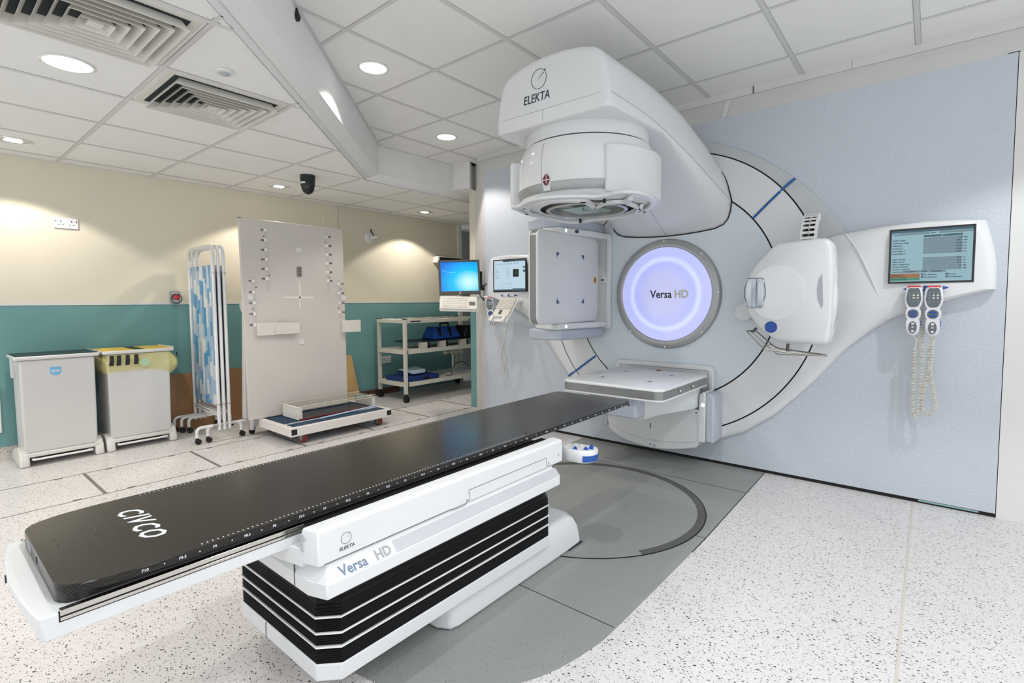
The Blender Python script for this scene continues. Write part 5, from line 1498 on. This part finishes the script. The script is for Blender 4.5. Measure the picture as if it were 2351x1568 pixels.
b = B(); b.add([V((x, y, z)) for x, y, z in ((-5.10, 3.66, L0), (-4.72, 3.68, L0), (-4.70, 4.16, L0), (-5.08, 4.16, L0), (-5.10, 3.66, L0 + .055), (-4.72, 3.68, L0 + .055), (-4.70, 4.16, L0 + .055), (-5.08, 4.16, L0 + .055))], [(3, 2, 1, 0), (4, 5, 6, 7), (0, 1, 5, 4), (1, 2, 6, 5), (2, 3, 7, 6), (3, 0, 4, 7)])
bp_ = thing('foam_pad', 'flat navy blue foam pad on the bottom shelf of the trolley', 'pad', (-4.9, 3.9, L0))
obj('pad', b, navy, bp_, bevel=.008)
b = B(); b.box((-4.709, 3.93, L0 + .015), (-4.702, 4.0, L0 + .04)); obj('badge', b, mat('badge_dark', (.02, .008, .008), .5), bp_)
wp = thing('wrapped_pack', 'blue block wrapped in pale blue sheeting on top of the navy foam pad', 'pack', (-4.88, 3.9, L0 + .056))
b = B(); b.loft([[V((x, y, L0 + .056)) for x, y in ((-5.02, 3.78), (-4.84, 3.78), (-4.84, 4.04), (-5.02, 4.04))], [V((x, y, L0 + .105)) for x, y in ((-5.02, 3.78), (-4.84, 3.78), (-4.84, 4.04), (-5.02, 4.04))]]); obj('block', b, navy, wp, bevel=.006)
b = B(); b.add([V(p_) for p_ in ((-4.98, 3.74, .345), (-4.775, 3.82, .292), (-4.79, 4.01, .292), (-4.98, 4.02, .355), (-4.90, 3.88, .352), (-4.775, 3.82, .335), (-4.79, 4.02, .335))], [(0, 1, 5), (0, 5, 4), (5, 6, 4), (4, 6, 3), (0, 4, 3), (1, 2, 6, 5), (2, 3, 6), (0, 3, 2, 1)]); obj('wrap', b, paper_blue, wp, bevel=.006, flat=True)
cl = thing('clamp_stand', 'cream stand with a crossbar and round ends on the bottom shelf', 'stand', (-4.85, 4.55, L0))
b = B(); b.box((-4.93, 4.46, L0), (-4.77, 4.66, L0 + .02)); obj('base', b, cream_metal, cl, bevel=.003)
b = B(); b.cyl((-4.85, 4.53, L0 + .02), (-4.85, 4.53, .545), .014); obj('post', b, cream_metal, cl)
b = B(); b.cyl((-4.85, 4.40, .505), (-4.85, 4.68, .495), .010); bar_ = obj('crossbar', b, cream_metal, cl)
b = B(); b.box((-4.872, 4.50, .475), (-4.828, 4.57, .53)); obj('clamp_block', b, mat('clamp_tan', (.60, .50, .40), .5), bar_, bevel=.003)
for y in (4.40, 4.68):
    b = B(); b.cyl((-4.85, y - .012, .50), (-4.85, y + .012, .50), .024, seg=18); obj('end_knob', b, cream_metal, bar_)
cd_ = thing('clear_shield', 'clear curved plastic shield edged in black on the bottom shelf', 'shield', (-4.76, 4.45, L0))
b = B(); arc = [V((-4.74, 4.40 + .16 * (1 - math.cos(a)), L0 + .002 + .16 * math.sin(a))) for a in (math.pi * i / 14 * .85 for i in range(15))]
b.prism([(p_.y, p_.z) for p_ in arc] + [(arc[-1].y, L0)], lambda p_: V((-4.742, *p_)), lambda p_: V((-4.738, *p_))); obj('sheet', b, mat('clear_sheet_thin', (.75, .8, .78), .1, trans=.8, alpha=.35), cd_)
b = B(); b.tube([V((-4.74, 4.32, L0 + .006))] + arc, .005, 6); obj('edge_trim', b, black, cd_)
b = B(); b.lathe([(.022, 0), (.024, .05), (.020, .05), (.018, .004)], V((-4.98, 4.22, L0)), seg=20)
tag(obj('plastic_pot', b, mat('clear_pot', (.72, .74, .70), .15, alpha=.7)), 'small clear pot at the back of the bottom trolley shelf', 'pot')

# ================================================================== ALCOVE BEYOND THE COLUMN
def on_end(px, py): return PX(px, py, Y=5.99)
a = on_end(1056, 556)
sh = thing('wall_shelf', 'white bracketed wall shelf in the grey alcove behind the column', 'shelf', (-5.0, 5.85, a.z))
b = B(); b.box((-5.30, 5.60, a.z - .012), (-4.55, 5.998, a.z + .012)); obj('board', b, white_matt, sh)
b = B(); b.prism([(5.995, a.z - .012), (5.70, a.z - .012), (5.995, a.z - .14)], lambda p_: V((-5.22, *p_)), lambda p_: V((-5.20, *p_))); obj('bracket', b, white_matt, sh)
b = B(); b.box((-5.12, 5.66, a.z + .0125), (-4.62, 5.95, a.z + .075)); tag(obj('flat_box', b, mat('box_white', (.62, .61, .57), .6), bevel=.003), 'flat white box on the alcove wall shelf', 'box')
a = PX(1052, 738, Y=5.6)
ct = thing('counter', 'white counter with a brown edge in the alcove behind the trolley', 'counter', (-4.9, 5.75, 0))
b = B(); b.box((-5.28, 5.45, a.z - .02), (-4.45, 5.985, a.z + .08)); obj('worktop', b, white_matt, ct)
b = B(); b.box((-5.20, 5.47, a.z + .0802), (-4.5, 5.9, a.z + .11)); obj('wood_board', b, wood_edge, ct)
b = B(); b.box((-5.25, 5.60, .10), (-4.45, 5.98, a.z - .02)); obj('cabinet', b, mat('cabinet_grey', (.20, .21, .21), .6), ct)
b = B(); b.box((-5.20, 5.62, .0), (-4.5, 5.96, .10)); obj('plinth', b, black, ct)
b = B(); b.box((-5.15, 5.975, 1.03), (-4.5, 5.997, 1.34))
tag(obj('notice_board', b, mat('tan_board', (.45, .36, .25), .7)), 'tan board on the alcove wall below the shelf', 'board')

# ================================================================== DESKTOP MONITOR, KEYBOARDS, PENDANTS
Ym = 3.38
c4 = [PX(x, y, Y=Ym) for x, y in ((1006.5, 601.5), (1100.5, 594.5), (1108, 669), (1012.5, 680.5))]
cen = sum(c4, V()) / 4
# screen turned towards the camera
nrm = V((-cen.x * .9, -cen.y * .75, 0)).normalized(); nrm.z = .06; nrm.normalize()
rgt = EZ.cross(nrm).normalized(); rgt = (rgt + EZ * .028).normalized(); upm = nrm.cross(rgt).normalized()
dist = (cen - EYE).length
wv = 94.5 / FPX * (cen - EYE).dot(FWD); hv = 79.5 / FPX * (cen - EYE).dot(FWD)
mon = thing('desktop_monitor', 'dark framed monitor with a bright blue screen on an arm at the column', 'monitor', cen - EZ * .2)
MP = lambda x, y, z: cen + rgt * x + upm * y + nrm * z
hw, hh = wv * .5, hv * .5
b = B(); b.ring([(-hw, -hh), (hw, -hh), (hw, hh), (-hw, hh)], [(-hw + .020, -hh + .034), (hw - .020, -hh + .034), (hw - .020, hh - .020), (-hw + .020, hh - .020)], lambda p_: MP(*p_, -.03), lambda p_: MP(*p_, .004)); obj('bezel', b, bezel, mon, bevel=.003)
b = B(); b.prism([(-hw + .004, -hh + .004), (hw - .004, -hh + .004), (hw - .004, hh - .004), (-hw + .004, hh - .004)], lambda p_: MP(*p_, -.05), lambda p_: MP(*p_, -.028)); obj('back_shell', b, bezel, mon)
b = B(); b.add([MP(x, y, -.004) for x, y in ((-hw + .018, -hh + .032), (hw - .018, -hh + .032), (hw - .018, hh - .018), (-hw + .018, hh - .018))], [(0, 1, 2, 3)])
scm = obj('screen', b, wall_paper, mon, flat=True)
uv = scm.data.uv_layers.new(name='uv')
for lp in scm.data.loops: uv.data[lp.index].uv = ((0, 0), (1, 0), (1, 1), (0, 1))[lp.vertex_index]
b = B(); b.cyl(MP(0, -hh + .017, .0035), MP(0, -hh + .017, .0055), .010, seg=24); lg = obj('round_logo', b, mat('logo_grey', (.55, .52, .50), .4), mon)
b = B(); b.text('hp', .015, MP(-.0065, -hh + .0135, .0057), rgt, upm, shear=.2, ex=.0002); obj('logo_letters', b, bezel, lg)
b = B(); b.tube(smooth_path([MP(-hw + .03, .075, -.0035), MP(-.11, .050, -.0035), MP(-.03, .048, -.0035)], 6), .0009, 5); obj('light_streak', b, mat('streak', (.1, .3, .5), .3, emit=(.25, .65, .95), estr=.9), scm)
b = B(); b.box(MP(hw + .004, -.03, -.06) - V((.02, .02, .09)), MP(hw + .004, -.03, -.06) + V((.02, .02, .09))); obj('side_unit', b, black, mon, bevel=.01)
b = B(); b.tube(fillet([MP(0, -.02, -.05), MP(.0, -.02, -.12), MP(hw + .03, -.10, -.12), V((-3.36, PY + .01, 1.33))], .04), .017); obj('support_arm', b, mat('arm_grey', (.16, .17, .17), .4), mon)
b = B(); b.cyl(MP(hw + .03, -.10, -.12) - EZ * .02, MP(hw + .03, -.10, -.12) + EZ * .02, .028); obj('arm_joint', b, black, mon)
b = B(); b.tube(smooth_path([MP(hw - .02, -hh + .03, -.05), MP(hw + .01, -hh - .03, -.04), MP(hw + .03, -hh - .06, -.02), MP(hw + .02, -hh - .03, .0)], 6), .0045, 6); obj('cable', b, black, mon)


def keyboard(c, r_, u_, w, h, rows, label, pad, rng):
    """r_ = to the right, u_ = away from the user, normal faces the user"""
    n = r_.cross(u_).normalized(); t = thing('keyboard', label, 'keyboard', c, None)
    P = lambda x, y, z: c + r_ * x + u_ * y + n * z
    b = B(); b.prism(rrect(-w / 2, -h / 2, w / 2, h / 2, .012, 4), lambda p_: P(*p_, -.016), lambda p_: P(*p_, .0)); obj('case', b, keys, t, bevel=.004)
    x0, x1, y0, y1 = rng
    b = B(); b.prism([(x0 - .003, y0 - .003), (x1 + .003, y0 - .003), (x1 + .003, y1 + .003), (x0 - .003, y1 + .003)], lambda p_: P(*p_, -.001), lambda p_: P(*p_, .0012)); obj('key_bed', b, key_gap, t)
    kw = (x1 - x0) / 14; kh = (y1 - y0) / rows; n_ = 0
    for j in range(rows):
        i = 0
        while i < 14:
            span = 1
            if j == 0 and i == 4: span = 5
            if j in (1, 2) and i == 12: span = 2
            b = B(); xa, ya = x0 + i * kw, y0 + j * kh
            b.loft([[P(x, y, .001) for x, y in ((xa + .0008, ya + .0008), (xa + kw * span - .0008, ya + .0008), (xa + kw * span - .0008, ya + kh - .0008), (xa + .0008, ya + kh - .0008))], [P(x, y, .0055) for x, y in ((xa + .003, ya + .003), (xa + kw * span - .003, ya + .003), (xa + kw * span - .003, ya + kh - .003), (xa + .003, ya + kh - .003))]])
            obj('key', b, keys, t, flat=True); i += span; n_ += 1
    px0, px1, py0, py1 = pad
    b = B(); b.prism([(px0, py0), (px1, py0), (px1, py1), (px0, py1)], lambda p_: P(*p_, -.001), lambda p_: P(*p_, .0015)); obj('touchpad', b, mat('pad_dark', (.10, .10, .09), .4), t)
    return t, P


kc = sum((PX(x, y, Y=Ym - .05) for x, y in ((1014, 684), (1098, 680), (1094, 704), (1012, 709))), V()) / 4
r1 = rgt.copy(); tv = V((-kc.x, -kc.y, 0)).normalized(); u1 = (EZ * .80 - tv * .60).normalized(); r1 = (r1 - u1 * r1.dot(u1)).normalized()
kw_ = 84 / FPX * (kc - EYE).dot(FWD)
k1, P1_ = keyboard(kc, r1, u1, kw_, .150, 6, 'wide ivory keyboard with a dark touchpad mounted under the blue monitor', (kw_ / 2 - .075, kw_ / 2 - .018, -.030, .012), (-kw_ / 2 + .018, kw_ / 2 - .09, -.060, .060))
b = B(); b.prism(rrect(-kw_ / 2 - .004, -.088, kw_ / 2 + .006, .080, .014, 4), lambda p_: P1_(*p_, -.026), lambda p_: P1_(*p_, -.0165)); obj('tray', b, white_matt, k1)
b = B(); b.tube([P1_(.05, .06, -.02), P1_(.08, .10, -.09), V((-3.36, PY + .01, 1.20))], .014); obj('tray_arm', b, white_matt, k1)
Yk = 3.30
q4 = [PX(x, y, Y=Yk) for x, y in ((1137, 686), (1188, 684), (1176, 727), (1127, 723))]
kc2 = sum(q4, V()) / 4
r2 = ((q4[1] - q4[0]) + (q4[2] - q4[3])).normalized(); r2.y = -.15; r2.normalize(); u2_ = (EZ * .80 + EY * .50 + EX * .20).normalized(); u2_ = (u2_ - r2 * u2_.dot(r2)).normalized()
k2, P2_ = keyboard(kc2, r2, u2_, .205, .195, 6, 'small ivory keyboard on a white bracket below the left machine screen', (-.030, .006, -.072, -.030), (-.092, .092, -.018, .088))
b = B(); b.prism([(-.105, -.135), (.112, -.135), (.118, .10), (-.10, .10)], lambda p_: P2_(*p_, -.024), lambda p_: P2_(*p_, -.0165)); br = obj('bracket', b, white_matt, k2)
for x in (-.085, .075):
    b = B(); b.prism([(x - .018, -.145), (x + .018, -.145), (x + .018, -.085), (x - .018, -.085)], lambda p_: P2_(*p_, -.028), lambda p_: P2_(*p_, .012)); obj('bracket_lip', b, white_matt, br, bevel=.004)
b = B(); b.tube([P2_(0, .08, -.02), P2_(0, .09, -.08), V((P2_(0, .09, -.1).x, PY + .01, 1.17))], .016); obj('bracket_arm', b, white_matt, k2)


def coil(path, r, pitch, wire_r, name, parent):
    """coiled cable along a smooth path"""
    P = smooth_path(path, 14); L = [0.0]
    for a_, c_ in zip(P, P[1:]): L.append(L[-1] + (c_ - a_).length)
    n = int(L[-1] / pitch * 9); out = []; k = 0; side = None
    for i in range(n):
        s = L[-1] * i / (n - 1)
        while k < len(P) - 2 and L[k + 1] < s: k += 1
        t = (s - L[k]) / max(1e-6, L[k + 1] - L[k]); c_ = P[k].lerp(P[k + 1], t); d = (P[k + 1] - P[k]).normalized()
        if side is None: side = d.orthogonal().normalized()
        side = (side - d * side.dot(d)).normalized(); o2 = d.cross(side)
        ph = 2 * math.pi * i / 9
        out.append(c_ + (side * math.cos(ph) + o2 * math.sin(ph)) * r)
    b = B(); b.tube(out, wire_r, 5); return obj(name, b, cord, parent)


def pendant(c, label, R=None, group='control pendants', dim=False):
    """hand pendant hanging upright, keypad towards -Y; c = top centre"""
    R = R or Matrix.Identity(3); t = thing('control_pendant', label, 'control pendant', c, None)
    P = lambda x, z, y=0.0: c + R @ V((x, y, z))
    half = [(.0, .0), (.030, -.002), (.038, -.03), (.041, -.07), (.036, -.10), (.028, -.118), (.033, -.128), (.036, -.145), (.032, -.168), (.026, -.178), (.031, -.188), (.032, -.215), (.028, -.245), (.018, -.262), (0, -.268)]
    loop = [(x, z) for x, z in half] + [(-x, z) for x, z in half[-2:0:-1]]
    loop = [(p_.x, p_.z) for p_ in smooth_path([V((x, 0, z)) for x, z in loop], 2, True)]
    b = B(); s_ = lambda f: [(x * f, -.134 + (z + .134) * (1 - (1 - f) * .4)) for x, z in loop]
    b.loft([[P(x, z, .016) for x, z in s_(.85)], [P(x, z, .008) for x, z in s_(1)], [P(x, z, -.006) for x, z in s_(1)], [P(x, z, -.016) for x, z in s_(.88)]]); bd = obj('shell', b, pend_white, t, angle=60)
    b = B(); b.prism([(-.026, .004), (.026, .004), (.030, -.006), (-.030, -.006)], lambda p_: P(*p_, -.015), lambda p_: P(*p_, .012)); obj('red_top', b, red, t, bevel=.002)
    k1_ = smooth_path([V((x, 0, z)) for x, z in ((-.022, -.012), (0, -.010), (.022, -.012), (.030, -.05), (.031, -.075), (.020, -.106), (0, -.112), (-.020, -.106), (-.031, -.075), (-.030, -.05))], 3, True)
    b = B(); b.prism([(p_.x, p_.z) for p_ in k1_], lambda p_: P(*p_, -.0155), lambda p_: P(*p_, -.0175)); kp = obj('keypad', b, pend_grey, t)
    for i, x in enumerate((-.017, 0, .017)):
        for j, z in enumerate((-.035, -.048, -.062, -.082)):
            lit = (i, j) in ((1, 1), (2, 1), (1, 2), (2, 2))
            b = B(); b.rbox(P(x, z, -.018), (.009, .002, .008), R)
            obj('pad_key', b, mat('key_lit', (.68, .62, .55), .4) if lit else mat('key_slate', (.17, .22, .25), .4), kp)
    b = B(); b.cyl(P(0, -.148, -.0155), P(0, -.148, -.0175), .024, seg=28); wl = obj('wheel_field', b, pend_grey, t)
    for z in (-.139, -.158):
        b = B(); b.rbox(P(0, z, -.019), (.028, .004, .011), R); obj('thumb_wheel', b, blue, wl, bevel=.001)
    k2_ = [(.018 * math.cos(a_), -.222 + .033 * math.sin(a_)) for a_ in (2 * math.pi * i / 28 for i in range(28))]
    b = B(); b.prism(k2_, lambda p_: P(*p_, -.0155), lambda p_: P(*p_, -.0175)); lf = obj('lower_field', b, pend_grey, t)
    for z, mm in ((-.202, mat('key_cream', (.78, .72, .62), .4)), (-.220, mat('key_grey', (.42, .43, .42), .4)), (-.242, pend_white)):
        b = B(); b.rbox(P(0, z, -.0185), (.012, .003, .011), R); obj('pad_key', b, mm, lf, bevel=.001)
    b = B(); b.box(P(.028, -.215, -.006), P(.035, -.185, .006)); obj('side_button', b, blue, t)
    return t, P


Yp = GY - .10
pa, pb_ = PX(2099, 657.5, Y=Yp), PX(2144.5, 657.5, Y=Yp)
rail = thing('pendant_rail', 'white holder rail with blue tips under the right screen, carrying two pendants', 'holder', (pa + pb_) / 2)
ym = Yp + .028
b = B(); q0, q1 = PX(2074, 664, Y=ym), PX(2178, 660, Y=ym); b.cyl(q0.lerp(q1, .10), q0.lerp(q1, .90), .0065); obj('bar', b, pend_white, rail)
for a_, c_ in ((q0.lerp(q1, .12), q0), (q0.lerp(q1, .88), q1)):
    b = B(); b.cyl(a_, c_, .010, .002, seg=14); obj('blue_tip', b, blue, rail)
mid = q0.lerp(q1, .5); b = B(); b.cyl(mid - EZ * .012, mid + EZ * .014, .010); obj('blue_clip', b, blue, rail)
b = B(); b.box(mid + V((-.02, .0, -.008)), V((mid.x + .02, GY - .045, mid.z + .01))); obj('wall_bracket', b, white, rail)
pt1, F1 = pendant(pa, 'left of the two control pendants hanging under the right machine screen')
pt2, F2 = pendant(pb_, 'right of the two control pendants hanging under the right machine screen')
Q = lambda x, y, Y=Yp + .02: PX(1980 + x / 3.1995, 490 + y / 3.1995, Y=Y)
b = B(); b.tube([F1(0, -.262, 0), Q(398, 930), Q(384, 1000)], .0035, 6); obj('lead', b, cord, pt1)
coil([Q(384, 1000), Q(374, 1150), Q(366, 1330), Q(366, 1430), Q(380, 1485), Q(400, 1478), Q(413, 1420), Q(424, 1250), Q(432, 1050), Q(440, 850), Q(443, 700, Yp + .03)], .0082, .0082, .0026, 'coiled_cord', pt1)
b = B(); b.tube([F2(0, -.262, 0), Q(497, 930), Q(490, 1000)], .0035, 6); obj('lead', b, cord, pt2)
coil([Q(488, 1000), Q(486, 1080), Q(475, 1200), Q(446, 1310), Q(432, 1390), Q(442, 1450), Q(478, 1480), Q(515, 1465), Q(530, 1420), Q(522, 1330), Q(500, 1200), Q(494, 1120), Q(510, 980), Q(515, 870, Yp + .045)], .0082, .0082, .0026, 'coiled_cord', pt2)
b = B(); b.lathe([(.024, -.01), (.024, .01)], Q(455, 665, Yp + .05), 'Y', 20); obj('cord_outlet', b, pend_white, pt1, bevel=.004)
# third pendant, on the left arm beside the small keyboard
pc_ = PX(1123, 684, Y=GY - .09)
pt3, F3 = pendant(pc_, 'single control pendant hanging beside the small keyboard under the left screen', Matrix.Rotation(math.radians(-8), 3, 'Y') @ Matrix.Rotation(math.radians(28), 3, 'Z'))
T_ = lambda x, y, Y=Yk + .20: PX(1100 + x / 7.13, 660 + y / 7.13, Y=Y)
coil([T_(470, 600), T_(440, 720), T_(405, 880), T_(370, 1010), T_(360, 1110), T_(390, 1180), T_(385, 1260), T_(350, 1340), T_(350, 1385), T_(395, 1385), T_(410, 1330), T_(395, 1220), T_(365, 1150), T_(370, 1030), T_(335, 900), T_(300, 770)], .006, .0075, .0024, 'coiled_cord', pt3)
b = B(); b.tube(smooth_path([T_(300, 770), T_(270, 660), T_(255, 560), T_(225, 480, GY - .08), F3(0, -.262, 0)], 4), .0028, 6); obj('lead', b, cord, pt3)
b = B(); b.tube(smooth_path([T_(20, 260), T_(30, 380), T_(80, 460), T_(130, 455), T_(175, 420)], 5), .0018, 6); obj('thin_wire', b, mat('wire_grey', (.35, .35, .33), .5), pt3)
rl = thing('pendant_rail', 'small white holder rail with blue tips under the left machine screen', 'holder', T_(490, 130, GY - .07))
b = B(); q0, q1 = PX(1150, 678.5, Y=GY - .075), PX(1187, 678, Y=GY - .075); b.cyl(q0.lerp(q1, .1), q0.lerp(q1, .9), .006); obj('bar', b, pend_white, rl)
for a_, c_ in ((q0.lerp(q1, .14), q0), (q0.lerp(q1, .86), q1)):
    b = B(); b.cyl(a_, c_, .010, .003, seg=14); obj('blue_tip', b, blue, rl)
mid = q0.lerp(q1, .5); b = B(); b.cyl(mid - EZ * .01, mid + EZ * .012, .011); obj('blue_clip', b, blue, rl)
b = B(); b.box(mid + V((-.02, .004, -.006)), V((mid.x + .02, GY - .04, mid.z + .008))); obj('wall_bracket', b, white, rl)
